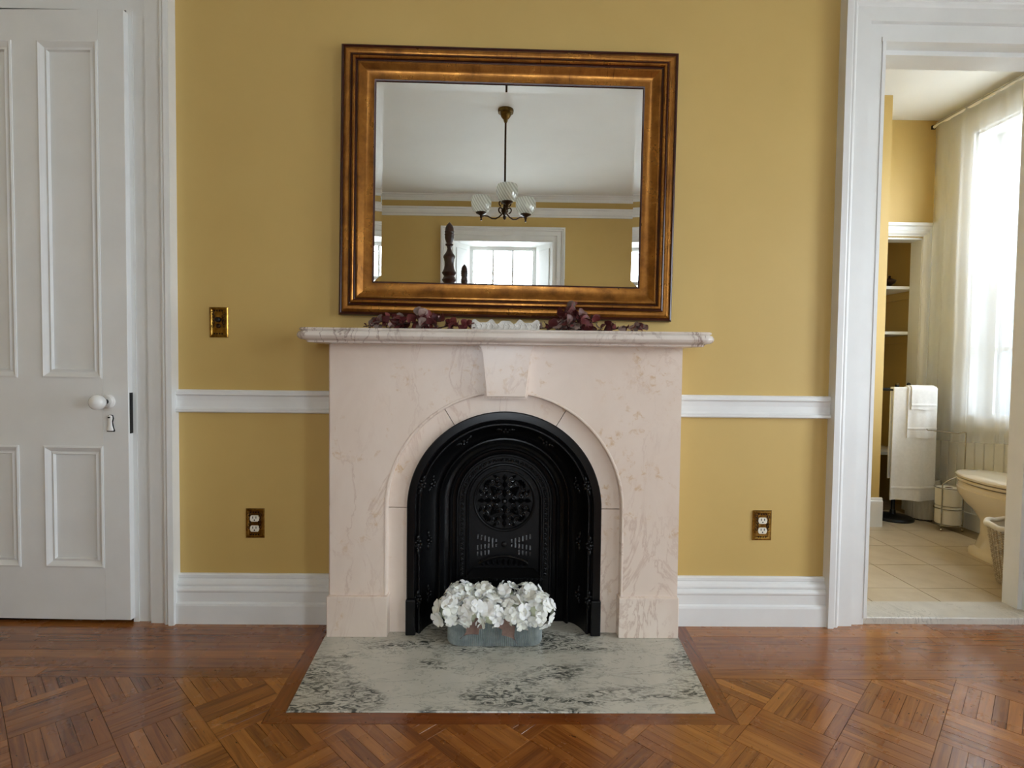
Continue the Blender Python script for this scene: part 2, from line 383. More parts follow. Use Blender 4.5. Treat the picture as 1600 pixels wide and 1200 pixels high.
# ================================================================== MAIN FLOOR
floor = struct(wallmesh('floor', [(XL, XR, YR, .14, -.06, -.009)], 'subfloor'), 'glossy brown parquet floor with a striped border')
def clip(poly, nx, ny, c):      # keep nx*x+ny*y <= c
    out = []
    for i in range(len(poly)):
        a, b = poly[i], poly[(i+1) % len(poly)]
        da, db = nx*a[0]+ny*a[1]-c, nx*b[0]+ny*b[1]-c
        if da <= 0: out.append(a)
        if (da < 0 < db) or (db < 0 < da):
            t = da/(da-db); out.append((a[0]+(b[0]-a[0])*t, a[1]+(b[1]-a[1])*t))
    return out
def area(p): return abs(sum(p[i][0]*p[(i+1) % len(p)][1]-p[(i+1) % len(p)][0]*p[i][1] for i in range(len(p)))/2)
def plank_into(bm, lay, poly, ang, tone, z=0.):
    cx = sum(p[0] for p in poly)/len(poly); cy = sum(p[1] for p in poly)/len(poly)
    def ins(p, d):
        v = Vector((cx-p[0], cy-p[1])); l = v.length; d = min(d, .12*l)
        return (p[0]+v.x/l*d, p[1]+v.y/l*d) if l > 1e-6 else p
    sgn = sum(poly[i][0]*poly[(i+1) % len(poly)][1]-poly[(i+1) % len(poly)][0]*poly[i][1] for i in range(len(poly)))
    if sgn < 0: poly = poly[::-1]
    z += rnd.uniform(-.0003, .0003)
    top = [bm.verts.new((*ins(p, .0006), z)) for p in poly]
    mid = [bm.verts.new((*p, z-.0005)) for p in poly]
    bot = [bm.verts.new((*p, -.0095)) for p in poly]
    n = len(poly); bm.faces.new(top)
    for a, b in ((mid, top), (bot, mid)):
        for i in range(n): j = (i+1) % n; bm.faces.new((a[i], a[j], b[j], b[i]))
    ca, sa = math.cos(ang), math.sin(ang); ox, oy = rnd.uniform(0, 9), rnd.uniform(0, 9)
    for v in top+mid+bot: v[lay] = (v.co.x*ca+v.co.y*sa+ox, -v.co.x*sa+v.co.y*ca+oy, tone)
def plank(poly, ang, name='plank', mat='oak_plank', tone=None, z=0.):
    bm = bmesh.new(); lay = bm.verts.layers.float_vector.new('grain')
    plank_into(bm, lay, poly, ang, rnd.random() if tone is None else tone, z)
    return obj(name, bm, mat, floor, recalc=False)
FY = -.388                                  # where the striped border ends
# striped border along the fireplace wall, one row of boards after another
rows = [0, -.055, -.111, -.166, -.221, -.273, -.334, FY]
for r in range(7):
    for xa, xb, xe in ((XL, -.696+.000, 0), (.715, XR, 1)):
        cuts = [xa, xb]; x = xa+rnd.uniform(.5, 1.5)
        while x < xb-.4: cuts.insert(-1, x); x += rnd.uniform(.9, 1.6)
        for a, b in zip(cuts, cuts[1:]):
            y0, y1 = rows[r]-.0005, rows[r+1]+.0005
            e0 = 0.0728*1.0
            poly = [(a+.0005, y1), (b-.0005, y1), (b-.0005, y0), (a+.0005, y0)]
            if xe == 0 and b == xb: poly[1] = (-.692-.066*y1*-1*0+(-.0)+.05*(-y1), y1); poly[2] = (-.692+.05*(-y0), y0)
            if xe == 1 and a == xa: poly[0] = (.712-.07*(-y1), y1); poly[3] = (.712-.07*(-y0), y0)
            plank(poly, 0, tone=rnd.choice((.15, .3, .45, .6, .9)))
# boards framing the hearth
plank([(-.693, 0), (-.642, 0), (-.642, -.13), (-.612, -.563), (-.660, -.612)], PI/2, 'hearth_border', 'hearth_board', .35)
plank([(.713, 0), (.662, 0), (.655, -.13), (.623, -.564), (.671, -.614)], PI/2, 'hearth_border', 'hearth_board', .3)
plank([(-.611, -.5645), (.622, -.5655), (.670, -.615), (-.659, -.613)], 0, 'hearth_border', 'hearth_board', .5)
# basket-weave parquet laid at 45 degrees
ST = .1945; S2 = 2**-.5; near, far = [], []
for kk in range(-26, 30):
    for jj in range(-26, 34):
        u0, v0 = -1.395+ST*kk, .63-ST*(jj+1)
        cu, cv = u0+ST/2, v0+ST/2; cx, cy = (cu-cv)*S2, (cu+cv)*S2
        if cx < XL-.2 or cx > XR+.2 or cy < YR-.2 or cy > FY+.2: continue
        along_u = (kk+jj) % 2 == 0
        for s in range(6):
            wd = ST/6
            if along_u: r = [(u0+.0005, v0+wd*s+.0004), (u0+ST-.0005, v0+wd*s+.0004), (u0+ST-.0005, v0+wd*(s+1)-.0004), (u0+.0005, v0+wd*(s+1)-.0004)]
            else: r = [(u0+wd*s+.0004, v0+.0005), (u0+wd*(s+1)-.0004, v0+.0005), (u0+wd*(s+1)-.0004, v0+ST-.0005), (u0+wd*s+.0004, v0+ST-.0005)]
            p = [((u-v)*S2, (u+v)*S2) for u, v in r]
            p = clip(p, 0, 1, FY-.0005)
            if len(p) >= 3: p = clip(p, -1, 0, -XL)
            if len(p) >= 3: p = clip(p, 1, 0, XR)
            if len(p) >= 3: p = clip(p, 0, -1, -YR)
            if len(p) < 3 or area(p) < 1e-5: continue
            parts = [p]
            if max(q[1] for q in p) > -.614 and min(q[0] for q in p) < .69 and max(q[0] for q in p) > -.68:
                a = clip(p, 0, 1, -.6145); b = clip(p, 0, -1, .6145); parts = [a]
                if len(b) >= 3: parts += [clip(b, 1, -(-.05)*0+.05, -.6925+.0), clip(b, -1, .07, -.7145)]
                # left frame edge x = -.692-.05*y ; right frame edge x = .712+.07*y
            for q in parts:
                if len(q) < 3 or area(q) < 1.2e-4: continue
                ang = PI/4 if along_u else 3*PI/4
                vis = any(-5 < px < 1605 and py < 1206 for px, py in [project((x, y, 0)) for x, y in q])
                (near if vis else far).append((q, ang))
near.sort(key=lambda t: -area(t[0]))
for q, a in near[:300]: plank(q, a)
bm = bmesh.new(); lay = bm.verts.layers.float_vector.new('grain')
for q, a in near[300:]+far: plank_into(bm, lay, q, a, rnd.random())
o = obj('parquet_field', bm, 'oak_plank', floor, recalc=False); o['kind'] = 'stuff'
# hearth slab
bm = bmesh.new(); hp = [(-.642, 0), (.662, 0), (.655, -.13), (.622, -.564), (-.611, -.563), (-.642, -.13)]
rings(bm, [[(x, y, -.05) for x, y in hp], [(x, y, .001) for x, y in hp], [(x*.998, y+.001 if y < 0 else y, .003) for x, y in hp]], True, True, True)
tag(obj('hearth_slab', bm, 'hearth_marble'), 'grey-veined white marble hearth slab set into the parquet', 'hearth')

# ================================================================== TRIM
CAS = [(0, 0), (0, -.045), (.020, -.046), (.024, -.038), (.030, -.036), (.034, -.038), (.039, -.036), (.043, -.031), (.049, -.025), (.098, -.024), (.1005, -.010), (.150, -.009), (.150, 0)]
bm = sweep_rect(bmesh.new(), DL0-.15, -1.235, 0, DLZ+.15, CAS, True)
box(bm, DL1-.02, DL1, -.014, .14, 0, DLZ); box(bm, DL0, DL0+.02, -.005, .14, 0, DLZ); box(bm, DL0, DL1, -.005, .14, DLZ, DLZ+.02)
struct(obj('trim_1', bm, 'trim_paint'), 'moulded white casing round the panelled door')
CASR = [(i*1.06, y) for i, y in CAS]
bm = sweep_rect(bmesh.new(), 1.256, BD1+.159, 0, BDZ+.159, CASR, True)
for x0, x1 in ((BD0-.001, BD0+.012), (BD1-.012, BD1+.001)): box(bm, x0, x1, -.012, .146, .026, BDZ)
box(bm, BD0-.004, BD1+.004, -.0125, .146, BDZ-.012, BDZ+.004); box(bm, BD0+.012, BD1-.012, .045, .146, BDZ-.03, BDZ-.012)
for x0, x1 in ((BD0+.012, BD0+.02), (BD1-.03, BD1-.012)): box(bm, x0, x1, .075, .146, .026, BDZ-.012)
trim2 = struct(obj('trim_2', bm, 'trim_paint'), 'moulded white casing round the bathroom doorway')
obj('latch_strike', BX(BD0+.0195, BD0+.0215, .09, .12, .80, .87), 'black_metal', trim2)
RAIL = [(0, .892), (-.014, .892), (-.018, .888), (-.018, .878), (-.022, .874), (-.014, .868), (-.012, .850), (-.013, .828), (-.016, .822), (-.022, .819), (-.022, .810), (-.016, .806), (0, .804)]
for n_, x0, x1, lb in ((3, -1.236, -.642, 'white chair rail between the panelled door and the mantel'), (4, .664, 1.257, 'white chair rail between the mantel and the bathroom doorway')):
    struct(obj('trim_%d' % n_, extrude_x(bmesh.new(), RAIL, x0, x1), 'trim_paint'), lb)
BASE = [(0, .187), (-.008, .187), (-.012, .182), (-.012, .172), (-.009, .168), (-.018, .160), (-.021, .152), (-.021, .145), (-.017, .142), (-.024, .136), (-.027, .130), (-.027, .124), (-.023, .119), (-.023, .083), (-.030, .078), (-.032, .070), (-.032, 0), (0, 0)]
for sd, x0, x1, lb in (('left', -1.236, -.640, 'tall white moulded baseboard left of the mantel'), ('right', .660, 1.257, 'tall white moulded baseboard right of the mantel')):
    struct(obj('baseboard_'+sd, extrude_x(bmesh.new(), BASE, x0, x1), 'trim_paint'), lb)
def run(name, prof, a, b, mat='trim_paint'):       # moulding along a wall from a to b, wall on the left hand
    a, b = Vector((*a, 0)), Vector((*b, 0)); t = (b-a).normalized(); n_ = Vector((t.y, -t.x, 0)); bm = bmesh.new()
    rings(bm, [[p+n_*(-y)+Vector((0, 0, z)) for y, z in prof] for p in (a, b)], True, True, True); return struct(obj(name, bm, mat))
for i_, (a, b) in enumerate((((XL, -.0), (DL0-.151, 0)), ((BD1+.16, 0), (XR, 0)), ((XR, 0), (XR, YR)), ((XR, YR), (XL, YR)), ((XL, YR), (XL, 0)))):
    run('baseboard_%s' % ('door', 'corner', 'window', 'rear', 'bed')[i_], BASE, a, b)
# crown, picture rail on all four walls
def around(name, prof, label):
    bm = bmesh.new(); rs = []
    for d, z in prof: rs.append([(XL+d, YR+d, z), (XR-d, YR+d, z), (XR-d, -d, z), (XL+d, -d, z)])
    rs.append(rs[0]); rings(bm, rs); bmesh.ops.remove_doubles(bm, verts=bm.verts[:], dist=1e-6)
    struct(obj(name, bm, 'trim_paint'), label)
around('trim_5', [(0, 3.085), (.012, 3.085), (.016, 3.10), (.02, 3.115), (.045, 3.14), (.06, 3.146), (.064, 3.16), (0, 3.16)], 'white crown moulding under the ceiling')
around('trim_6', [(0, 2.895), (.014, 2.895), (.018, 2.915), (.03, 2.925), (.034, 2.95), (.034, 2.975), (.05, 2.985), (.054, 3.0), (0, 3.005)], 'white picture rail below the yellow frieze')
# bathroom: baseboards, closet casing
B2 = lambda x0, x1, y, nm: struct(obj(nm, extrude_x(bmesh.new(), [(y, .20), (y-.006, .20), (y-.010, .194), (y-.010, .186), (y-.016, .178), (y-.016, TZ-.002), (y, TZ-.002)], x0, x1), 'trim_paint'))
B2(1.0, 2.362, 1.27, 'baseboard_bathroom')
bm = sweep_rect(bmesh.new(), CX0-.02, 2.897, TZ, CZ+.095, [(0, 0), (0, -.03), (.02, -.032), (.026, -.022), (.05, -.018), (.056, -.024), (.07, -.02), (.08, -.012), (.0875, -.01), (.0875, 0)], True, 1.6)
box(bm, CX1-.006, CX1+.002, 1.6, 1.70, TZ, CZ); box(bm, CX0, CX1, 1.6, 1.70, CZ-.012, CZ+.002)
struct(obj('trim_7', bm, 'trim_paint'), 'white casing round the linen closet opening')
for z, lb in ((1.575, 'upper white shelf of the linen closet'), (1.262, 'white linen closet shelf below the brown dish'), (.42, 'low white shelf behind the hanging bath towel')):
    s = tag(obj('closet_shelf', BX(2.34, 2.885, 1.70, 2.12, z-.022, z, b=.003), 'trim_paint'), lb, 'shelf')
    obj('cleat', BX(2.345, 2.855, 2.105, 2.12, z-.075, z-.022), 'bath_paint', s)
    obj('cleat', BX(2.867, 2.885, 1.71, 2.105, z-.075, z-.022), 'bath_paint', s)

# ---- beadboard below the bathroom window, each board a piece
beadboard = struct(wallmesh('wall_beadboard', [(XR-.008, XR-.006, .146, 1.6, TZ, .66)], 'trim_paint'), 'white beadboard below the bathroom window')
bmesh_board = None; yb = .15; bw = .066
while yb+bw < 1.6:
    if bmesh_board is None:
        o = obj('board', BX(XR-.018, XR-.008, .002, bw-.002, TZ, .64, b=.003, seg=1), 'trim_paint', beadboard); bmesh_board = o.data
    else: o = link('board', bmesh_board, beadboard)
    o.location = (0, yb, 0); yb += bw
obj('cap_rail', BX(XR-.032, XR-.006, .146, 1.6, .64, .672, b=.004), 'trim_paint', beadboard)
obj('base_rail', BX(XR-.026, XR-.006, .146, 1.6, TZ-.002, .12, b=.004), 'trim_paint', beadboard)

# ================================================================== WINDOWS
def window(name, label, loc, rot, w, z0, z1, depth, meet, cols, rows_up, rows_lo, cas=True, top_h=None, splay=0):
    """local x along the wall, interior at -y, wall face y=0"""
    e = empty(name, loc); e.rotation_euler = (0, 0, rot); struct(e, label)
    if cas:
        bm = sweep_rect(bmesh.new(), -w/2-.155, w/2+.155, z0-.01, z1+.155, [(i*1.03, y) for i, y in CAS], True); obj('casing', bm, 'trim_paint', e, True)
        obj('window_stool', BX(-w/2-.18, w/2+.18, -.07, .02, z0-.035, z0-.005, b=.006), 'trim_paint', e, True)
        obj('apron', BX(-w/2-.15, w/2+.15, -.02, 0, z0-.13, z0-.035, b=.004), 'trim_paint', e, True)
    yi = depth-.06; hw = w/2-splay
    bm = bmesh.new()
    if splay:
        zt = z1-.02
        for s in (-1, 1):
            ps = [(s*w/2, -.002), (s*hw, yi-.03), (s*hw, depth), (s*w/2, depth)]
            rings(bm, [[(x, y, z0) for x, y in ps], [(x, y, z1) for x, y in ps]], True, True, True)
            # raised panel on the splayed jamb
            a, b = Vector((s*w/2, 0)), Vector((s*hw, yi-.03)); nrm = Vector((-(b-a).y, (b-a).x)).normalized()*(.010 if s < 0 else -.010)
            if nrm.x*s > 0: nrm = -nrm
            q0, q1 = a.lerp(b, .18), a.lerp(b, .82)
            for zz0, zz1 in ((z0+.08, meet-.1), (meet, z1-.08)):
                rings(bm, [[(*q0, zz0), (*q1, zz0), (*q1, zz1), (*q0, zz1)], [(*(q0+nrm), zz0+.015), (*(q1+nrm), zz0+.015), (*(q1+nrm), zz1-.015), (*(q0+nrm), zz1-.015)]], True, True, True)
        box(bm, -w/2, w/2, 0, depth, z1-.02, z1+.0)
    else:
        box(bm, -w/2, -w/2+.015, 0, depth, z0, z1); box(bm, w/2-.015, w/2, 0, depth, z0, z1); box(bm, -w/2, w/2, 0, depth, z1-.015, z1)
        hw = w/2-.015
    box(bm, -w/2, w/2, 0, depth, z0-.004, z0+.02)
    obj('jamb', bm, 'trim_paint', e, True)
    for nm, a, b, y, nr in (('lower_sash', z0+.02, meet+.02, yi, rows_lo), ('upper_sash', meet-.02, z1-.015, yi+.03, rows_up)):
        fr = .05; mu = .013
        bm = bmesh.new(); sweep_rect(bm, -hw, hw, a, b, [(0, y+.03), (0, y), (fr-.008, y), (fr, y+.008), (fr, y+.03)])
        s = obj(nm, bm, 'trim_paint', e, True)
        x0, x1, q0, q1 = -hw+fr, hw-fr, a+fr, b-fr
        for c in range(1, cols):
            x = x0+(x1-x0)*c/cols; obj('muntin', BX(x-mu, x+mu, y+.004, y+.028, q0, q1), 'trim_paint', s)
        for r in range(1, nr):
            z = q0+(q1-q0)*r/nr; obj('muntin', BX(x0, x1, y+.004, y+.028, z-mu, z+mu), 'trim_paint', s)
        for c in range(cols):
            for r in range(nr):
                bm = bmesh.new()
                X0, X1 = x0+(x1-x0)*c/cols, x0+(x1-x0)*(c+1)/cols; Z0, Z1 = q0+(q1-q0)*r/nr, q0+(q1-q0)*(r+1)/nr
                bm.faces.new([bm.verts.new(p) for p in ((X0, y+.016, Z0), (X1, y+.016, Z0), (X1, y+.016, Z1), (X0, y+.016, Z1))])
                obj('pane', bm, 'window_glass', s)
    return e
def cy(q): return (q[0]+q[1])/2
window('window_1', 'tall white sash window beside the fireplace wall', (XR, cy(W1), 0), -PI/2, 1.0, W1[2], W1[3], .16, 1.55, 2, 2, 2)
window('window_2', 'tall white sash window near the rear wall', (XR, cy(W2), 0), -PI/2, 1.0, W2[2], W2[3], .16, 1.55, 2, 2, 2)
window('window_3', 'white sash bathroom window behind the sheer curtain', (XR, cy(WB), 0), -PI/2, 1.0, WB[2], WB[3], .16, 1.557, 2, 2, 2, cas=False)
o = obj('casing', sweep_rect(bmesh.new(), -.61, .61, WB[2]-.05, WB[3]+.11, [(0, 0), (0, -.022), (.02, -.024), (.03, -.016), (.09, -.014), (.11, -.012), (.11, 0)]), 'trim_paint', bpy.data.objects['window_3'], True); o.location = (0, -.006, 0)
window('window_4', 'white window in a deep splayed recess, seen in the mirror', (cy(RW), YR, 0), PI, RW[1]-RW[0], RW[2], RW[3], .35, 2.13, 3, 1, 3, splay=.185)

# ================================================================== PANELLED DOOR
door = empty('door_1', (-2.19, -.014, 0)); struct(door, 'white four-panelled door standing slightly ajar'); door.rotation_euler = (0, 0, math.radians(-1.6))
DW, DT = .79, .036; Z0, Z1 = .016, 2.276
def dx(x): return x+2.19
xs = [0, dx(-2.04), dx(-1.816), dx(-1.722), dx(-1.497), DW]; zs = [Z0, .215, .676, .930, 2.165, Z1]
for a, b in ((0, 1), (4, 5)): obj('stile', BX(xs[a], xs[b], 0, DT, Z0, Z1, b=.0015, seg=1), 'door_paint', door, True)
obj('mullion', BX(xs[2], xs[3], .0002, DT-.0002, zs[1], zs[4]), 'door_paint', door, True)
for a, b in ((0, 1), (2, 3), (4, 5)): obj('rail', BX(xs[1], xs[4], .0001, DT-.0001, zs[a], zs[b]), 'door_paint', door, True)
for a, b in ((1, 2), (3, 4)):
    for c, d in ((1, 2), (3, 4)):
        p = obj('panel', BX(xs[a], xs[b], .014, DT-.014, zs[c], zs[d]), 'door_paint', door, True)
        obj('moulding', sweep_rect(bmesh.new(), xs[a], xs[b], zs[c], zs[d], [(0, .002), (0, -.003), (.006, -.005), (.012, -.001), (.022, .007), (.027, .006), (.031, .004), (.034, .012), (.034, .015)]), 'door_paint', p)
kn = obj('knob', lathe(bmesh.new(), [(.006, .008), (.009, .03), (.015, .033), (.024, .040), (.0285, .052), (.027, .064), (.018, .073), (0, .076)], (dx(-1.475), 0, .845), 28, 'Y'), 'porcelain', door, True, 40)
obj('rose', lathe(bmesh.new(), [(.026, -.001), (.026, .003), (.022, .006), (.020, .007), (.0195, .009), (.012, .010), (.010, .011), (0, .011)], (dx(-1.475), 0, .845), 28, 'Y'), 'porcelain', kn, False, 40)
obj('spindle', lathe(bmesh.new(), [(.009, .01), (.009, .034)], (dx(-1.475), 0, .845), 16, 'Y'), 'black_metal', kn, False, 40)
ke = obj('keyhole_cover', lathe(bmesh.new(), [(0, 0), (.012, .001), (.0125, .004), (.008, .02), (.0065, .035), (.009, .048), (.008, .056), (0, .06)], (0, 0, 0), 16, 'Z', sy=.45), 'porcelain', door, True, 50)
ke.location = (dx(-1.466), -.005, .735)
obj('backplate', lathe(bmesh.new(), [(0, 0), (.015, 0), (.016, .004), (.011, .02), (.0085, .035), (.012, .05), (.009, .062), (0, .064)], (0, .0035, -.003), 16, 'Z', sy=.18), 'black_metal', ke)
obj('pivot', lathe(bmesh.new(), [(.003, 0), (.003, .009), (0, .010)], (0, 0, .051), 10, 'Y'), 'black_metal', ke)
obj('latch_plate', BX(DW-.001, DW+.0015, .006, DT-.006, .725, .878), 'black_metal', door, True)

# ================================================================== MARBLE MANTEL
XM = .008; ZS = .470
mantel = empty('fireplace_mantel', (XM, -.07, 0)); tag(mantel, 'pale pink marble fireplace mantel with an arched opening and keystone', 'mantel')
P = 'pink_marble'
for s in (-1, 1):
    xa, xb = sorted((XM+s*.651, XM+s*.47)); obj('side_slab', BX(xa, xb, -.074, 0, .003, 1.075), P, mantel)
obj('back_slab', BX(XM-.5, XM+.5, -.07, -.005, .835, 1.075), P, mantel)
ro = .429; n = 40
poly = [(XM-.634, .152), (XM-.634, 1.075), (XM+.640, 1.075), (XM+.640, .152), (XM+ro, .152)]
poly += [(XM+ro*math.cos(PI*i/n), ZS+ro*math.sin(PI*i/n)) for i in range(n+1)]+[(XM-ro, .152)]
obj('front_slab', extrude_y(bmesh.new(), poly, -.117, -.092), P, mantel)
obj('arch_edging', arch(bmesh.new(), [(ro-.002, -.09), (ro-.002, -.112), (ro+.002, -.1185), (ro+.007, -.1185), (ro+.009, -.116)], XM, ZS, .152), P, mantel, smooth=35)
ri, rx = .357, .4275
def arch_stone(a0, a1, leg=None):
    bm = bmesh.new()
    if leg is not None:
        xa, xb = sorted((XM+leg*ri, XM+leg*rx)); box(bm, xa, xb, -.090, -.03, .003, ZS-.002)
    else:
        m = 16; g = .003
        pts = [(XM+rx*math.cos(a0+g+(a1-a0-2*g)*i/m), ZS+rx*math.sin(a0+g+(a1-a0-2*g)*i/m)) for i in range(m+1)]
        pts += [(XM+ri*math.cos(a1-g-(a1-a0-2*g)*i/m), ZS+ri*math.sin(a1-g-(a1-a0-2*g)*i/m)) for i in range(m+1)]
        extrude_y(bm, pts, -.090, -.03)
    return obj('arch_stone', bm, P, mantel)
aj = math.radians(58.5)
for a, b in ((0, aj), (aj, PI-aj), (PI-aj, PI)): arch_stone(a, b)
for s in (1, -1): arch_stone(0, 0, s)
for s in (-1, 1):
    xa, xb = sorted((XM+s*.642, XM+s*.4215)); obj('plinth', BX(xa, xb, -.134, -.02, .003, .152, b=.003, seg=2), P, mantel)
key = [(-.098, 1.078), (-.098, 1.066), (-.094, 1.058), (-.085, 1.050), (-.0825, 1.044), (-.070, .885), (.070, .885), (.0825, 1.044), (.085, 1.050), (.094, 1.058), (.098, 1.066), (.098, 1.078)]
bm = extrude_y(bmesh.new(), [(XM+.001+x, z) for x, z in key], -.154, -.10); obj('keystone', bev(bm, .002, 1), P, mantel)
bm = extrude_y(bmesh.new(), [(XM+.001+x*1.0+math.copysign(.008, x), z-(.008 if z < .9 else 0)) for x, z in key], -.132, -.10); obj('keystone_backing', bm, P, mantel)
# shelf: moulded edge, rounded front corners
def shelf_ring(ins, z):
    hw, d, r = .7155-ins, .256-ins, max(.045-ins, .004); pts = [(XM-hw, -.001, z)]
    for s, a0 in ((-1, PI), (1, 1.5*PI)):
        cx_, cy_ = XM+s*(hw-r), -(d-r)
        for i in range(7):
            a = a0+PI/2*i/6; pts.append((cx_+r*math.cos(a), cy_+r*math.sin(a), z))
    return pts+[(XM+hw, -.001, z)]
bm = bmesh.new()
rings(bm, [shelf_ring(i, z) for i, z in ((.05, 1.068), (.034, 1.069), (.032, 1.074), (.026, 1.077), (.020, 1.078), (.012, 1.079), (.004, 1.084), (.0, 1.091), (.001, 1.098), (.006, 1.105), (.013, 1.107), (.014, 1.109), (.009, 1.111), (.008, 1.115), (.012, 1.118))], True, True, True)
obj('shelf', bm, 'shelf_marble', mantel, smooth=35)

# ================================================================== CAST IRON INSERT
ins = empty('fireplace_insert', (XM, -.03, 0)); tag(ins, 'black cast iron arched fireplace surround with a closed summer cover', 'fireplace')
I = 'cast_iron'
def isweep(name, prof, mat=I, zb=.003): return obj(name, arch(bmesh.new(), prof, XM, ZS, zb, 56), mat, ins, smooth=32)
isweep('outer_frame', [(.358, -.03), (.358, -.102), (.355, -.106), (.333, -.108), (.329, -.108), (.327, -.100), (.322, -.096), (.318, -.098), (.314, -.104), (.309, -.104), (.306, -.098), (.304, -.088)], 'cast_iron_gloss')
isweep('splay', [(.304, -.088), (.296, -.062), (.286, -.040), (.272, -.020), (.258, -.008), (.250, -.004)])
isweep('inner_frame', [(.252, .03), (.252, -.012), (.249, -.018), (.244, -.019), (.240, -.014), (.236, -.004), (.228, .006), (.216, .012), (.212, .008), (.207, .006), (.203, .010), (.200, .018), (.186, .022)], 'cast_iron_gloss')
isweep('cover_frame', [(.187, .05), (.187, .012), (.183, .007), (.178, .007), (.175, .012), (.150, .012), (.147, .007), (.142, .006), (.138, .011), (.136, .022)])
for s in (-1, 1):
    xa, xb = sorted((XM+s*.3585, XM+s*.322)); obj('frame_foot', BX(xa, xb, -.122, -.03, .003, .135, b=.004), 'cast_iron_gloss', ins)
bm = bmesh.new(); extrude_y(bm, [(XM+.19*math.cos(PI*i/32), ZS+.19*math.sin(PI*i/32)) for i in range(33)]+[(XM-.19, .003), (XM+.19, .003)], .024, .05)
box(bm, XM-.36, XM+.36, .05, .06, .003, .84)
obj('cover_plate', bm, I, ins)
obj('firebox_back', arch(bmesh.new(), [(.36, -.03), (.36, .05)], XM, ZS, .003), 'iron_void', ins)
# arched beading on the cover, and the bottom strip: scrolls too small to count singly
bm = bmesh.new(); rr = .1625; plen = PI*rr; step = .0195; nb = int(plen/step)
def scroll(bm, x, z, ang, sz=1.):
    ca, sa = math.cos(ang), math.sin(ang)
    pts = []
    for i in range(9):
        t = i/8*2-1; lx, lz = t*.0085*sz, .0045*sz*math.sin(t*PI)
        pts.append((x+lx*ca-lz*sa, .008, z+lx*sa+lz*ca))
    tube(bm, pts, .0026*sz, 5)
    for t in (-1, 1): ball(bm, (x+t*.0058*ca*sz+t*.0035*sa*sz, .008, z+t*.0058*sa*sz-t*.0035*ca*sz), .0036*sz, seg=6)
for i in range(nb):
    a = PI*(i+.5)/nb; scroll(bm, XM+rr*math.cos(a), ZS+rr*math.sin(a), a+PI/2)
for s in (-1, 1):
    z = ZS-step/2
    while z > .17: scroll(bm, XM+s*rr, z, PI/2); z -= step
x = -.15
while x < .155: scroll(bm, XM+x, .165, 0); x += step
o = obj('scroll_border', bm, 'cast_iron_gloss', ins, smooth=60); o['kind'] = 'stuff'
# round pierced medallion
med = obj('medallion', lathe(bmesh.new(), [(.122, -.002), (.122, .008), (.117, .010), (.113, .008), (.111, .001), (0, .0)], (XM, .024, ZS), 48, 'Y'), I, ins, smooth=35)
bm = bmesh.new()
def spiral(bm, cx, cz, r0, a0, turns, flip, rad=.0022):
    pts = []
    for i in range(15):
        t = i/14; a = a0+flip*turns*2*PI*t; r = r0*(1-.85*t); pts.append((cx+r*math.cos(a), .014-.003*t, cz+r*math.sin(a)))
    tube(bm, pts, rad, 5, r1=rad*.8)
def leafblob(bm, x, z, ang, l, wd):
    ca, sa = math.cos(ang), math.sin(ang); pts = []
    prof = [(0, .2), (.25, .9), (.5, 1), (.75, .65), (1, 0)]
    L_ = [(x+l*t*ca-wd*h*sa, z+l*t*sa+wd*h*ca) for t, h in prof]; R_ = [(x+l*t*ca+wd*h*sa, z+l*t*sa-wd*h*ca) for t, h in prof]
    C_ = [(x+l*t*ca, z+l*t*sa) for t, h in prof]
    lv = [bm.verts.new((a, .019, b)) for a, b in L_]; rv = [bm.verts.new((a, .019, b)) for a, b in R_]; cv_ = [bm.verts.new((a, .009, b)) for a, b in C_]
    for i in range(4):
        try: bm.faces.new((lv[i], lv[i+1], cv_[i+1], cv_[i])); bm.faces.new((cv_[i], cv_[i+1], rv[i+1], rv[i]))
        except ValueError: pass
for q in range(4):
    a = q*PI/2
    for t, l, wd in ((.015, .035, .011), (.05, .03, .010), (.078, .026, .009)): leafblob(bm, XM+t*math.cos(a), ZS+t*math.sin(a), a, l, wd)
    for s in (-1, 1):
        for t, da in ((.042, .42), (.07, .32), (.092, .3), (.088, .58)):
            aa = a+s*da; spiral(bm, XM+t*math.cos(aa), ZS+t*math.sin(aa), .013, aa+s*1.5, 1.1, s)
            leafblob(bm, XM+t*math.cos(aa), ZS+t*math.sin(aa), aa+s*.7, .022, .006)
    d = a+PI/4; leafblob(bm, XM+.04*math.cos(d), ZS+.04*math.sin(d), d, .04, .012); leafblob(bm, XM+.085*math.cos(d), ZS+.085*math.sin(d), d, .022, .009)
ball(bm, (XM, .012, ZS), .011, seg=12)
paint('cast_relief', L(7, 7, 8), L(12, 12, 13), .2, 30, .1, 300, .6)
obj('foliage_relief', bm, 'cast_relief', med, smooth=50)
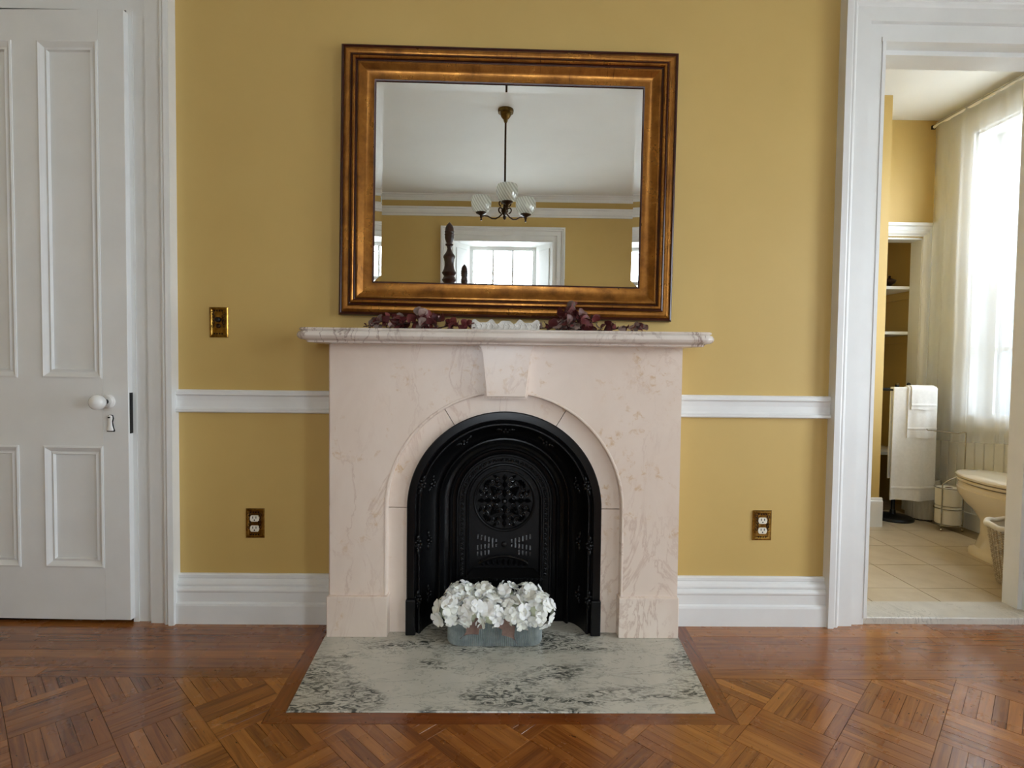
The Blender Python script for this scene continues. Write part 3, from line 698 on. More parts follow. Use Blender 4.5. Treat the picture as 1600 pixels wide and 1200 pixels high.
# vent slots either side of a small shield, ledge below
bm = bmesh.new()
for s in (-1, 1):
    for i in range(6):
        x = XM+s*(.030+i*.0145)
        for rz, h in ((.318, .020), (.293, .018), (.268, .018))[:(2 if i < 2 else 3)]:
            zz = rz+(i-2)*.004*(1 if rz > .3 else -.6); box(bm, x-.0028, x+.0028, .017, .026, zz-h/2, zz+h/2)
o = obj('vent_slots', bm, 'cast_relief', ins); o['kind'] = 'stuff'
bm = bmesh.new(); ball(bm, (XM, .02, .298), .012, sy=.6, seg=10)
tube(bm, [(XM-.095+.19*i/20, .014, .222+.030*math.sin(PI*i/20)**.7) for i in range(21)], .007, 6)
for i in range(9): leafblob(bm, XM-.075+i*.0188, .215, PI/2+(4-i)*.18, .028, .009)
obj('vent_crest', bm, 'cast_iron_gloss', ins, smooth=45)
bm = bmesh.new(); rings(bm, [[(XM-.116, .024, .206), (XM+.116, .024, .206), (XM+.116, .024, .200), (XM-.116, .024, .200)], [(XM-.116, .020, .206), (XM+.116, .020, .206), (XM+.118, .018, .203), (XM-.118, .018, .203)], [(XM-.142, -.012, .183), (XM+.142, -.012, .183), (XM+.142, -.012, .177), (XM-.142, -.012, .177)], [(XM-.142, .024, .177), (XM+.142, .024, .177), (XM+.142, .024, .170), (XM-.142, .024, .170)]], True)
obj('ledge', bm, 'cast_iron_gloss', ins)
# leaf clusters on the splay
def cluster():
    bm = bmesh.new()
    for i in range(7):
        a = i*2*PI/7; ball(bm, (.011*math.cos(a), 0, .015*math.sin(a)), .0062, sy=.7, seg=8)
    ball(bm, (0, -.004, 0), .008, seg=8); ball(bm, (0, -.002, .026), .006, sz=1.8, seg=8); ball(bm, (0, -.002, -.026), .006, sz=1.8, seg=8)
    return bm
cl = None
spots = [(math.radians(a), .287) for a in (16, 57, 90, 123, 164)]
locs = [((XM+r*math.cos(a), -.045, ZS+r*math.sin(a)), a) for a, r in spots]+[((XM+s*.287, -.045, z), 0 if s > 0 else PI) for s in (-1, 1) for z in (.335, .13)]
for r2 in (.316,):
    locs += [((XM+r2*math.cos(a), -.101, ZS+r2*math.sin(a)), a) for a in (math.radians(16), math.radians(164))]+[((XM+s*r2, -.101, z), 0) for s in (-1, 1) for z in (.335, .13)]
for p, a in locs:
    if cl is None: o = obj('leaf_ornament', cluster(), 'cast_iron_gloss', ins, smooth=60); cl = o.data
    else: o = link('leaf_ornament', cl, ins)
    o.location = p; o.rotation_euler = (0, -a, 0)

# ================================================================== MIRROR
mir = empty('wall_mirror', (.0045, -.004, 1.1735)); tag(mir, 'large rectangular mirror in a wide gilt frame above the mantel', 'mirror')
mir.rotation_euler = (math.radians(-.3), math.radians(.5), 0)
HW, HH = .624, .994
def mband(name, prof, mat): return obj(name, sweep_rect(bmesh.new(), -HW, HW, 0, HH, prof), mat, mir, True, 30)
mband('outer_moulding', [(0, 0), (0, -.032), (.003, -.038), (.008, -.040), (.012, -.037)], 'dark_edge')
mband('gilt_band', [(.012, -.037), (.015, -.040), (.022, -.044), (.030, -.043), (.036, -.039)], 'gilt')
mband('dark_bead', [(.036, -.039), (.038, -.044), (.042, -.046), (.045, -.043)], 'dark_edge')
mband('gilt_fillet', [(.045, -.043), (.047, -.048), (.053, -.049), (.056, -.046)], 'gilt')
mband('dark_groove', [(.056, -.046), (.058, -.040), (.062, -.038)], 'dark_edge')
mband('gilt_cove', [(.062, -.038), (.066, -.043), (.071, -.0435), (.077, -.040), (.086, -.033), (.098, -.028), (.112, -.0262), (.122, -.027)], 'gilt')
mband('sight_edge', [(.122, -.027), (.125, -.026), (.128, -.0235)], 'dark_edge')
bm = BX(-HW+.01, HW-.01, -.006, 0, .01, HH-.01); obj('backing_board', bm, 'dark_edge', mir, True)
g0, bvw = .127, .026
bm = bmesh.new(); bm.faces.new([bm.verts.new(p) for p in ((-HW+g0+bvw, -.018, g0+bvw), (HW-g0-bvw, -.018, g0+bvw), (HW-g0-bvw, -.018, HH-g0-bvw), (-HW+g0+bvw, -.018, HH-g0-bvw))])
obj('mirror_glass', bm, 'mirror_silver', mir, True, recalc=False)
xo, xi, zo0, zi0, zo1, zi1 = HW-g0, HW-g0-bvw, g0, g0+bvw, HH-g0, HH-g0-bvw
for q in ([(-xo, zo0), (-xi, zi0), (-xi, zi1), (-xo, zo1)], [(xo, zo0), (xi, zi0), (xi, zi1), (xo, zo1)], [(-xo, zo1), (-xi, zi1), (xi, zi1), (xo, zo1)], [(-xo, zo0), (-xi, zi0), (xi, zi0), (xo, zo0)]):
    low = q[0][1] == q[3][1] == zo0
    bm = bmesh.new(); bm.faces.new([bm.verts.new((x, -.018 if abs(x) == xi else (-.0183 if low else (-.0204 if q[0][1] == q[3][1] else -.0217)), z)) for x, z in q]); obj('bevel', bm, 'mirror_bevel', mir, True)
for x in (-.5, .5): obj('wall_bumper', BX(x-.015, x+.015, -.004, .006, .05, .08), 'dark_edge', mir, True)

# ================================================================== SWITCH AND OUTLET PLATES
def plate(name, x, z, wd, h, label, kind, group=None):
    e = empty(name, (x, 0, z)); tag(e, label, 'outlet' if kind == 'outlet' else 'switch', group)
    bm = bmesh.new(); rings(bm, [[(sx*(wd/2-i), y, sz*(h/2-i)) for sx, sz in ((-1, -1), (1, -1), (1, 1), (-1, 1))] for i, y in ((0, 0), (0, -.003), (.003, -.0065), (.008, -.007), (.012, -.0055))], True, True, True)
    pl = obj('cover_plate', bm, 'brass', e, True)
    bm = bmesh.new()
    for s in (-1, 1):
        for i in range(5):
            t = i/4; ang = PI/2+s*(1.0-.35*i)
            cxp, czp = s*(wd/2-.013-.004*math.sin(t*PI)), h*.30-t*h*.42
            pts = [(cxp+s*.006*math.cos(a)*(1-.08*k2), -.0072, czp+.008*math.sin(a)*(1-.08*k2)) for k2, a in enumerate([ang+q*.75 for q in range(8)])]
            tube(bm, pts, .0014, 5)
    for s in (-1, 1):
        for i in range(4): ball(bm, (s*.008*(i-1.5)*1.2, -.007, s*(h/2-.014)), .0032, sy=.6, seg=6)
    obj('scrollwork', bm, 'brass_dark', pl, smooth=50)['kind'] = 'stuff'
    if kind == 'outlet':
        for s in (1, -1):
            bm = bmesh.new(); pts = []
            for i in range(24):
                a = 2*PI*i/24; pts.append((.0172*math.cos(a), max(-.0118, min(.0118, .0172*math.sin(a)))))
            rings(bm, [[(px_, y, s*.0195+pz) for px_, pz in pts] for y in (-.005, -.0095)], True, False, True)
            r = obj('receptacle', bm, 'ivory_plastic', e, True)
            bm = bmesh.new()
            for q in (-1, 1): box(bm, q*.0062-.0013, q*.0062+.0013, -.0101, -.009, s*.0195+.000, s*.0195+.0085)
            lathe(bm, [(.0026, .009), (.0026, .0101)], (0, 0, s*.0195-.006), 10, 'Y'); obj('slots', bm, 'black_metal', r)
        obj('screw', lathe(bmesh.new(), [(.003, .005), (.003, .0085), (0, .009)], (0, 0, 0), 10, 'Y'), 'brass', e, True)
    else:
        obj('dimmer_knob', lathe(bmesh.new(), [(.010, .005), (.0095, .016), (.007, .0185), (0, .019)], (0, 0, .010), 18, 'Y'), 'black_metal', e, True, 40)
        obj('lower_knob', lathe(bmesh.new(), [(.0085, .005), (.008, .011), (.005, .013), (0, .0135)], (0, 0, -.014), 16, 'Y'), 'bronze', e, True, 40)
    return e
plate('outlet', -.947, .381, .070, .114, 'brass outlet plate on the yellow wall beside the panelled door casing', 'outlet')
plate('outlet', 1.010, .387, .074, .117, 'brass outlet plate on the yellow wall beside the bathroom doorway', 'outlet')
plate('light_switch', -1.080, 1.147, .070, .114, 'ornate brass switch plate with a black dimmer knob', 'switch')

# ================================================================== MANTEL DECORATION
ZM = 1.118
bm = bmesh.new(); nx = 60; top = []
for i in range(nx+1):
    x = -.116+.241*i/nx; ph = (x+.116)/.241
    top.append((x, ZM+.034+.006*math.sin(ph*2*PI*4.5)+.003*math.sin(ph*47)))
extrude_y(bm, [(-.116, ZM)]+top+[(.125, ZM)], -.150, -.105)
blk = tag(obj('carved_block', bm, 'stone_block'), 'low whitewashed block with a scalloped top between the two leaf sprays', 'ornament')
bm = bmesh.new()
for i in range(12):
    x = -.104+i*.0198; tube(bm, [(x+.006*math.sin(t*3), -.151, ZM+.006+t*.02) for t in [q/5 for q in range(6)]], .0022, 5)
    ball(bm, (x+.009, -.150, ZM+.012+.006*(i % 3)), .005, sy=.4, seg=7)
obj('carving', bm, 'stone_block', blk, smooth=50)
lm = None
def leafmesh():
    bm = bmesh.new(); prof = [(0, .08), (.15, .5), (.4, .95), (.65, 1.0), (.88, .66), (1, .12)]
    L_, C_, R_ = [], [], []
    for t, h in prof:
        z = .16*math.sin(t*PI); L_.append((t, h*.44, z+.14*h)); R_.append((t, -h*.44, z+.14*h)); C_.append((t, 0, z))
    lv, cv_, rv = [[bm.verts.new(p) for p in q] for q in (L_, C_, R_)]
    for i in range(5): bm.faces.new((cv_[i], cv_[i+1], lv[i+1], lv[i])); bm.faces.new((rv[i], rv[i+1], cv_[i+1], cv_[i]))
    return bm
def spray(name, x0, x1, xp, hp, label, direction, count):  # noqa
    global lm
    e = empty(name, ((x0+x1)/2, -.13, ZM)); tag(e, label, 'garland', 'leaf sprays on the mantel shelf')
    stems = []
    for s in range(7):
        xa = rnd.uniform(x0+.01, x0+.12) if s % 2 else rnd.uniform(xp-.06, xp+.03)
        xb = min(x1-.005, xa+rnd.uniform(.10, .22)) if s % 2 else (xp+rnd.uniform(-.07, .07))
        za, zb = ZM+.006, ZM+(rnd.uniform(.018, .04) if s % 2 else rnd.uniform(.35, .78)*hp)
        ya, yb_ = rnd.uniform(-.17, -.08), rnd.uniform(-.16, -.08)
        pts = [(xa+(xb-xa)*t, ya+(yb_-ya)*t, za+(zb-za)*t+.012*math.sin(t*PI)) for t in [i/8 for i in range(9)]]
        stems.append(pts); obj('stem', tube(bmesh.new(), pts, .0016, 5), 'dried_stem', e)
    pts = [(x0+(x1-x0)*t, -.125+.02*math.sin(t*5), ZM+.012+.008*math.sin(t*9)) for t in [i/16 for i in range(17)]]
    stems += [pts]*6; obj('stem', tube(bmesh.new(), pts, .002, 5), 'dried_stem', e)
    for i in range(count):
        st = stems[i % len(stems)]; f = rnd.random()*(len(st)-1.01); k_ = int(f); p = Vector(st[k_]).lerp(Vector(st[k_+1]), f-k_)
        d = (Vector(st[k_+1])-Vector(st[k_])).normalized()
        out = Vector((rnd.uniform(-1, 1), rnd.uniform(-1, 1), rnd.uniform(-.35, 1.2))).normalized()
        dirn = (d*.45+out).normalized()
        if p.z+dirn.z*.03 < ZM+.003: dirn.z = abs(dirn.z)+.05; dirn.normalize()
        sz = rnd.uniform(.024, .042)*(.75 if abs(p.x-xp) > .12 else 1.0)
        q = dirn.to_track_quat('X', 'Z') @ Matrix.Rotation(rnd.uniform(0, 2*PI), 3, 'X').to_quaternion()
        if lm is None: o = obj('leaf', leafmesh(), 'eucalyptus', e, smooth=80); lm = o.data
        else: o = link('leaf', lm, e)
        o.rotation_mode = 'QUATERNION'; o.location = p; o.rotation_quaternion = q; o.scale = (sz, sz, sz)
spray('eucalyptus_spray', -.505, -.105, -.275, .095, 'dried burgundy eucalyptus spray on the mantel nearer the panelled door', 1, 150)
spray('eucalyptus_spray', .125, .50, .27, .125, 'taller dried burgundy eucalyptus spray on the mantel nearer the bathroom doorway', 1, 160)

# ================================================================== FLOWER TROUGH
FX, FYP, FZ = -.022, -.145, .003
pln = empty('hydrangea_planter', (FX, FYP, FZ)); tag(pln, 'oval ribbed zinc trough packed with white artificial hydrangeas on the hearth', 'planter')
def stadium(hw, hd, n_=200, rib=0.):
    pts = []; straight = 2*(hw-hd); per = 2*straight+2*PI*hd
    for i in range(n_):
        s = per*i/n_
        if s < straight: p, nr = (-(hw-hd)+s, -hd), (0, -1)
        elif s < straight+PI*hd: a = -PI/2+(s-straight)/hd; p, nr = ((hw-hd)+hd*math.cos(a), hd*math.sin(a)), (math.cos(a), math.sin(a))
        elif s < 2*straight+PI*hd: p, nr = ((hw-hd)-(s-straight-PI*hd), hd), (0, 1)
        else: a = PI/2+(s-2*straight-PI*hd)/hd; p, nr = (-(hw-hd)+hd*math.cos(a), hd*math.sin(a)), (math.cos(a), math.sin(a))
        d = rib*math.sin(2*PI*i/4); pts.append((p[0]+nr[0]*d, p[1]+nr[1]*d))
    return pts
bm = bmesh.new(); hw, hd = .169, .052; N_ = 480
def st(hw_, hd_, z, rib): return [(FX+x, FYP+y, FZ+z) for x, y in stadium(hw_, hd_, N_, rib)]
rings(bm, [st(hw-.006, hd-.006, 0, 0), st(hw, hd, .002, 0), st(hw, hd, .006, .0022), st(hw+.001, hd+.001, .088, .0022), st(hw+.002, hd+.002, .092, 0), st(hw+.002, hd+.002, .097, 0), st(hw-.002, hd-.002, .097, 0), st(hw-.003, hd-.003, .03, 0)], True, True, True)
tr_ = obj('trough', bm, 'zinc', pln, smooth=50)
obj('rim', tube(bmesh.new(), [(x, y, z) for x, y, z in st(hw+.002, hd+.002, .096, 0)[::4]], .0025, 6, closed=True), 'zinc', tr_, smooth=60)
fm = cm = None
def floretmesh():
    bm = bmesh.new()
    for q in range(4):
        a = q*PI/2+.2; ca, sa = math.cos(a), math.sin(a)
        prof = [(.05, .10, .00), (.30, .34, .10), (.62, .52, .20), (.88, .42, .20), (1.0, .14, .14)]
        cols = []
        for t, h, z in prof:
            row = []
            for s, dz in ((-1, .05), (-.5, .0), (0, .03), (.5, .0), (1, .05)):
                x, y = t, s*h; row.append(bm.verts.new((x*ca-y*sa, x*sa+y*ca, z+dz*t+(.03 if (q % 2) else 0))))
            cols.append(row)
        for r0, r1 in zip(cols, cols[1:]):
            for i in range(4): bm.faces.new((r0[i], r0[i+1], r1[i+1], r1[i]))
    return bm
heads = [(-.160, -.025, .116, .056), (-.085, -.035, .116, .058), (-.012, -.04, .114, .057), (.065, -.035, .114, .058), (.150, -.025, .118, .066),
         (-.125, .025, .142, .05), (-.045, .025, .146, .05), (.04, .025, .144, .048), (.118, .02, .148, .05)]
for hx, hy, hz, hr in heads:
    cx_, cy_, cz_ = FX+hx, FYP+hy, FZ+hz
    bm = ball(bmesh.new(), (cx_, cy_, cz_), hr*.62, seg=14)
    tube(bm, [(cx_, cy_, cz_), (cx_, FYP, FZ+.032)], .003, 6)
    hd_ = obj('flower_head', bm, 'floret_core', pln, smooth=60)
    nf = 44
    for i in range(nf):
        zz = 1-2*(i+.5)/nf; ph = i*2.39996+rnd.uniform(-.25, .25); rr_ = math.sqrt(1-zz*zz)
        nrm = Vector((rr_*math.cos(ph), rr_*math.sin(ph), zz))
        if nrm.y > .6 or nrm.z < -.55: continue
        nrm = (nrm+Vector((rnd.uniform(-.3, .3), rnd.uniform(-.3, .3), rnd.uniform(-.3, .3)))).normalized()
        loc = Vector((cx_, cy_, cz_))+nrm*hr*rnd.uniform(.68, .9); sz = rnd.uniform(.020, .031); loc += Vector((rnd.uniform(-.012, .012), rnd.uniform(-.004, .004), rnd.uniform(-.008, .008)))
        if loc.z-sz*.5 < FZ+.100 and abs(loc.y-FYP) < hd and abs(loc.x-FX) < hw: loc.z = FZ+.102+sz*.3
        if fm is None: o = obj('floret', floretmesh(), 'petal', hd_, smooth=60, recalc=False); fm = o.data
        else: o = link('floret', fm, hd_)
        o.rotation_mode = 'QUATERNION'; o.location = loc; o.scale = (sz, sz, sz)
        o.rotation_quaternion = nrm.to_track_quat('Z', 'Y') @ Matrix.Rotation(rnd.uniform(0, 2*PI), 3, 'Z').to_quaternion()
for x0, x1, zt in ((-.040, -.120, .040), (.025, .080, .022)):
    bm = bmesh.new(); rows_ = []
    for i in range(8):
        t = i/7; cx_ = FX+x0+(x1-x0)*t; y = FYP-hd-.020-.012*math.sin(t*PI)*0; z = FZ+.105+(zt-.105)*t; wd = .024*math.sin(min(1, t*1.15+.12)*PI)**.8*(1+.35*math.sin(i*2.4)) if i < 7 else .001
        dx_, dz_ = -(zt-.105), (x1-x0); l_ = math.hypot(dx_, dz_); rows_.append([(cx_+s*wd*dx_/l_, y-.003*abs(s), z+s*wd*dz_/l_) for s in (-1, 0, 1)])
    rings(bm, rows_, close=False); obj('paper_leaf', bm, 'brown_leaf', pln, smooth=60)

# ================================================================== BATHROOM THINGS
# toilet faces the back wall, seen from its side
TXC = 2.605
toi = empty('toilet', (TXC, .55, TZ)); tag(toi, 'glossy bisque toilet with closed lid below the curtained window', 'toilet')
def ell(cx, cy_, rx_, ryf, ryb, z, n_=40, sq=2.0):
    pts = []
    for i in range(n_):
        a = 2*PI*i/n_; c, s = math.cos(a), math.sin(a)
        x = rx_*math.copysign(abs(c)**(2/sq), c); y = (ryf if s > 0 else ryb)*math.copysign(abs(s)**(2/sq), s)
        pts.append((cx+x, cy_+y, z))
    return pts
bm = bmesh.new()
rings(bm, [ell(TXC, .55, .125, .295, .26, TZ, sq=3), ell(TXC, .55, .125, .295, .26, TZ+.022, sq=3), ell(TXC, .55, .118, .285, .25, TZ+.034, sq=3), ell(TXC, .55, .108, .262, .24, TZ+.045, sq=2.8), ell(TXC, .55, .098, .24, .24, TZ+.12, sq=2.6), ell(TXC, .55, .10, .25, .24, TZ+.19, sq=2.4),
           ell(TXC, .57, .128, .275, .25, TZ+.235), ell(TXC, .59, .160, .30, .26, TZ+.275), ell(TXC, .60, .178, .325, .27, TZ+.315), ell(TXC, .60, .184, .335, .27, TZ+.35), ell(TXC, .60, .178, .328, .27, TZ+.356), ell(TXC, .60, .180, .33, .27, TZ+.372), ell(TXC, .60, .172, .32, .265, TZ+.380)], True, True, True)
obj('bowl', bm, 'bisque', toi, smooth=40)
obj('trapway', tube(bmesh.new(), [(TXC-.070, .30, TZ+.10), (TXC-.082, .40, TZ+.15), (TXC-.085, .50, TZ+.17), (TXC-.072, .60, TZ+.18), (TXC-.05, .68, TZ+.185)], .045, 14), 'bisque', toi, smooth=50)
bm = bmesh.new(); rings(bm, [ell(TXC, .60, rx_, ry_, .235, TZ+z) for rx_, ry_, z in ((.172, .325, .384), (.182, .337, .387), (.184, .340, .396), (.180, .336, .401))], True, True, True); obj('seat', bm, 'bisque', toi, smooth=40)
bm = bmesh.new(); rings(bm, [ell(TXC, .60, rx_, ry_, .235, TZ+z) for rx_, ry_, z in ((.174, .328, .404), (.185, .340, .407), (.187, .343, .417), (.180, .336, .424), (.12, .27, .430), (.02, .1, .431))], True, True, True); obj('lid', bm, 'bisque', toi, smooth=40)
obj('tank', BX(TXC-.20, TXC+.20, .150, .345, TZ+.37, TZ+.70, b=.02, seg=3), 'bisque', toi, smooth=40)
obj('tank_lid', BX(TXC-.21, TXC+.21, .148, .355, TZ+.70, TZ+.735, b=.012, seg=3), 'bisque', toi, smooth=40)
obj('tank_shelf', BX(TXC-.12, TXC+.12, .16, .36, TZ+.26, TZ+.385, b=.02, seg=3), 'bisque', toi, smooth=40)
obj('flush_lever', tube(bmesh.new(), [(TXC-.18, .345, TZ+.64), (TXC-.18, .365, TZ+.64), (TXC-.12, .368, TZ+.635)], .007, 8), 'chrome', toi, smooth=50)
# wicker basket
BKX, BKY = 2.378, .345
bk = empty('waste_basket', (BKX, BKY, TZ)); tag(bk, 'small pale wicker waste basket with a cloth-lined rim beside the toilet', 'basket')
def bkr(z): return .085+(.128-.085)*(z/.27)
bm = bmesh.new(); rings(bm, [[(BKX+(bkr(z)-d)*math.cos(2*PI*i/32), BKY+(bkr(z)-d)*math.sin(2*PI*i/32), TZ+z) for i in range(32)] for z, d in ((.0, .002), (.27, .002), (.27, .008), (.012, .008))], True, True, True)
obj('liner', bm, 'liner', bk, smooth=50)
stm = None
for i in range(40):
    a = 2*PI*i/40; pts = [(BKX+bkr(z)*math.cos(a)*1.005, BKY+bkr(z)*math.sin(a)*1.005, TZ+z+.001) for z in [q*.265/8 for q in range(9)]]
    obj('upright_cane', tube(bmesh.new(), pts, .0035, 5), 'wicker', bk)
bm = bmesh.new()
for r in range(23):
    z = .008+r*.0112; tube(bm, [(BKX+(bkr(z)+.0045*math.cos(20*2*PI*i/120+r*PI))*math.cos(2*PI*i/120), BKY+(bkr(z)+.0045*math.cos(20*2*PI*i/120+r*PI))*math.sin(2*PI*i/120), TZ+z) for i in range(120)], .0026, 4, closed=True)
o = obj('woven_canes', bm, 'wicker', bk, smooth=60); o['kind'] = 'stuff'
obj('rim', tube(bmesh.new(), [(BKX+.129*math.cos(2*PI*i/40), BKY+.129*math.sin(2*PI*i/40), TZ+.268+.004*math.sin(5*i)) for i in range(40)], .013, 8, closed=True), 'liner', bk, smooth=60)
# toilet paper stand with two rolls
PX, PY, PR = 2.735, 1.21, .072
tp = empty('toilet_paper_stand', (PX, PY, TZ)); tag(tp, 'wire chrome stand holding spare toilet rolls in the bathroom corner', 'stand')
C_ = 'chrome'
for k_, z in enumerate((.035, .135, .262)):
    obj('wire_ring', tube(bmesh.new(), [(PX+PR*math.cos(2*PI*i/32), PY+PR*math.sin(2*PI*i/32), TZ+z) for i in range(32)], .003, 6, closed=True), C_, tp, smooth=60)
for a, top in ((3.6, .29), (-.65, .60), (1.5, .29)):
    x, y = PX+PR*math.cos(a), PY+PR*math.sin(a)
    u = obj('upright', tube(bmesh.new(), [(x, y, TZ+.006), (x, y, TZ+top)], .0034, 8), C_, tp, smooth=60)
    obj('foot', ball(bmesh.new(), (x, y, TZ+.008), .0078, seg=10), C_, u, smooth=60)
xa, ya = PX+PR*math.cos(-.65), PY+PR*math.sin(-.65)
obj('roll_arm', tube(bmesh.new(), [(xa, ya, TZ+.60), (xa-.004, ya+.003, TZ+.606), (xa-.02, ya+.012, TZ+.602), (xa-.03, ya+.02, TZ+.596), (xa-.13, ya+.09, TZ+.604), (xa-.152, ya+.105, TZ+.604), (xa-.158, ya+.11, TZ+.612)], .0034, 8), C_, tp, smooth=60)
obj('base_wire', tube(bmesh.new(), [(PX-PR, PY, TZ+.035), (PX+PR, PY, TZ+.035)], .003, 6), C_, tp, smooth=60)
obj('slant_brace', tube(bmesh.new(), [(PX+PR*math.cos(3.6), PY+PR*math.sin(3.6), TZ+.285), (PX+PR*math.cos(3.6)+.03, PY+PR*math.sin(3.6)-.004, TZ+.31), (xa-.004, ya+.002, TZ+.352)], .0045, 8), C_, tp, smooth=60)
for z, lb in ((.040, 'lower spare toilet roll in the wire stand'), (.152, 'upper spare toilet roll in the wire stand')):
    bm = bmesh.new(); rings(bm, [[(PX+r*math.cos(2*PI*i/36), PY+r*math.sin(2*PI*i/36), TZ+zz) for i in range(36)] for r, zz in ((.02, z), (.062, z), (.066, z+.004), (.066, z+.104), (.062, z+.108), (.02, z+.108), (.02, z))], True)
    r = tag(obj('toilet_roll', bm, 'paper_roll', smooth=40), lb, 'toilet roll')
    bm = bmesh.new(); rings(bm, [[(PX+r_*math.cos(2*PI*i/24), PY+r_*math.sin(2*PI*i/24), TZ+zz) for i in range(24)] for r_, zz in ((.0205, z-.0), (.0205, z+.1085), (.0185, z+.1085), (.0185, z))], True); obj('cardboard_core', bm, 'brown_leaf', r, smooth=40)
# towel stand
TX, TY, RZ = 2.612, 1.45, .868
ts = empty('towel_stand', (2.565, TY, TZ)); tag(ts, 'black metal towel stand with a round base and hoop', 'towel stand')
obj('base', lathe(bmesh.new(), [(.118, 0), (.120, .008), (.112, .018), (.05, .026), (.018, .034), (.016, .06)], (2.565, TY, TZ), 40, cap=True), 'black_metal', ts, smooth=40)
obj('pole', tube(bmesh.new(), [(2.565, TY, TZ+.02), (2.565, TY, TZ+.88)], .012, 12), 'black_metal', ts, smooth=40)
obj('hoop', tube(bmesh.new(), [(TX+.205*math.cos(2*PI*i/48), TY+.10*math.sin(2*PI*i/48), RZ) for i in range(48)], .007, 8, closed=True), 'black_metal', ts, smooth=50)
for x in (2.43, 2.565, 2.70):
    f = obj('finial', lathe(bmesh.new(), [(.006, 0), (.006, .02), (.011, .024), (.012, .034), (.006, .042), (0, .044)], (x, TY+(.0 if x == 2.565 else .08), RZ), 14), 'black_metal' if x != 2.565 else 'old_brass', ts, smooth=40)
obj('cross_bar', tube(bmesh.new(), [(TX-.205, TY, RZ), (TX+.205, TY, RZ)], .006, 8), 'black_metal', ts, smooth=50)
def towel(name, x0, x1, ybar, zb_f, zb_b, th, label, bandz, out):
    """cloth folded over the hoop's front bar: front drop to zb_f, back drop to zb_b"""
    bm = bmesh.new(); ncol = 24; outer, cols = [], []
    path = []; R_ = .010+out
    for i in range(15): t = i/14; path.append((-R_, zb_f+(RZ-zb_f)*t))
    for i in range(1, 8): a = PI-PI*i/8; path.append((R_*math.cos(a), RZ+R_*math.sin(a)))
    for i in range(9): t = i/8; path.append((R_, RZ-(RZ-zb_b)*t))
    def bar_y(x):
        q = max(-1, min(1, (x-TX)/.205)); return TY-.10*math.sqrt(max(0, 1-q*q))
    def pt(i, off, j):
        s = i/ncol; y, z = path[j]; drop = max(0, (RZ-z)/.7)
        x = x0+(x1-x0)*s+.010*drop*(s-.3)
        wave = .007*drop*math.sin(s*9+out*80)+.004*drop*math.sin(s*19)
        sgn = -1 if j < 18 else 1
        yy = bar_y(min(max(x, x0), x1))*.55+ybar*.45+y+wave+(off*(-1 if y < 0 else 1))
        return (x, yy, z+(off if 14 <= j <= 21 else 0)+.004*math.sin(s*7)*(1 if j == 0 else 0))
    grid = [[[bm.verts.new(pt(i, o_, j)) for j in range(len(path))] for i in range(ncol+1)] for o_ in (0, th)]
    for g in grid:
        for i in range(ncol):
            for j in range(len(path)-1): bm.faces.new((g[i][j], g[i+1][j], g[i+1][j+1], g[i][j+1]))
    a, b = grid
    for i in range(ncol):
        for j in (0, len(path)-1): bm.faces.new((a[i][j], a[i+1][j], b[i+1][j], b[i][j]))
    for j in range(len(path)-1):
        for i in (0, ncol): bm.faces.new((a[i][j], a[i][j+1], b[i][j+1], b[i][j]))
    t = tag(obj(name, bm, 'towel_cotton', smooth=60), label, 'towel')
    bm = bmesh.new(); rs = []
    for z in (bandz, bandz+.004, bandz+.016, bandz+.02):
        row = []
        for i in range(ncol+1):
            jf = (z-zb_f)/(RZ-zb_f)*14; j = int(jf); p0, p1 = Vector(pt(i, th, j)), Vector(pt(i, th, min(14, j+1))); p = p0.lerp(p1, jf-j)
            row.append((p.x, p.y-(.003 if bandz < z < bandz+.02 else -.001), z))
        rs.append(row)
    rings(bm, rs, close=False); obj('woven_band', bm, 'towel_cotton', t, smooth=50)
YB = TY-.095
towel('bath_towel', 2.475, 2.755, YB, .165, .30, .008, 'long white bath towel hung over the black towel stand', .235, .0)
towel('hand_towel', 2.555, 2.745, YB, .565, .55, .006, 'white hand towel laid over the longer bath towel', .615, .0095)
towel('washcloth', 2.570, 2.728, YB, .745, .78, .005, 'folded white washcloth on top of the hung towels', .765, .0170)
# white ribbed bin behind the towels
bm = bmesh.new(); rings(bm, [[(2.775+(r+.0016*math.cos(30*a))*math.cos(a), 1.475+(r+.0016*math.cos(30*a))*math.sin(a), TZ+z) for a in [2*PI*i/180 for i in range(180)]] for r, z in ((.085, 0), (.088, .004), (.094, .26), (.096, .264), (.09, .266), (.084, .03))], True, True, True)
wb_ = tag(obj('waste_bin', bm, 'bin_white', smooth=40), 'white ribbed bin on the tiles behind the hanging bath towel', 'bin')
obj('base_band', lathe(bmesh.new(), [(.0865, 0), (.0905, .001), (.0905, .007), (.0865, .008)], (2.775, 1.475, TZ), 48), 'black_metal', wb_, smooth=40)
# lidded dish on the closet shelf
ds = empty('lidded_dish', (2.80, 1.80, 1.575)); tag(ds, 'small brown lidded dish on the upper closet shelf', 'dish')
obj('bowl', lathe(bmesh.new(), [(.022, 0), (.024, .004), (.014, .012), (.018, .02), (.034, .03), (.04, .045), (.038, .047)], (2.72, 1.78, 1.575), 28), 'bronze', ds, smooth=40)
obj('lid', lathe(bmesh.new(), [(.042, .046), (.042, .05), (.03, .058), (.012, .064), (.006, .070), (.009, .078), (.004, .084), (0, .085)], (2.72, 1.78, 1.575), 28), 'bronze', ds, smooth=40)
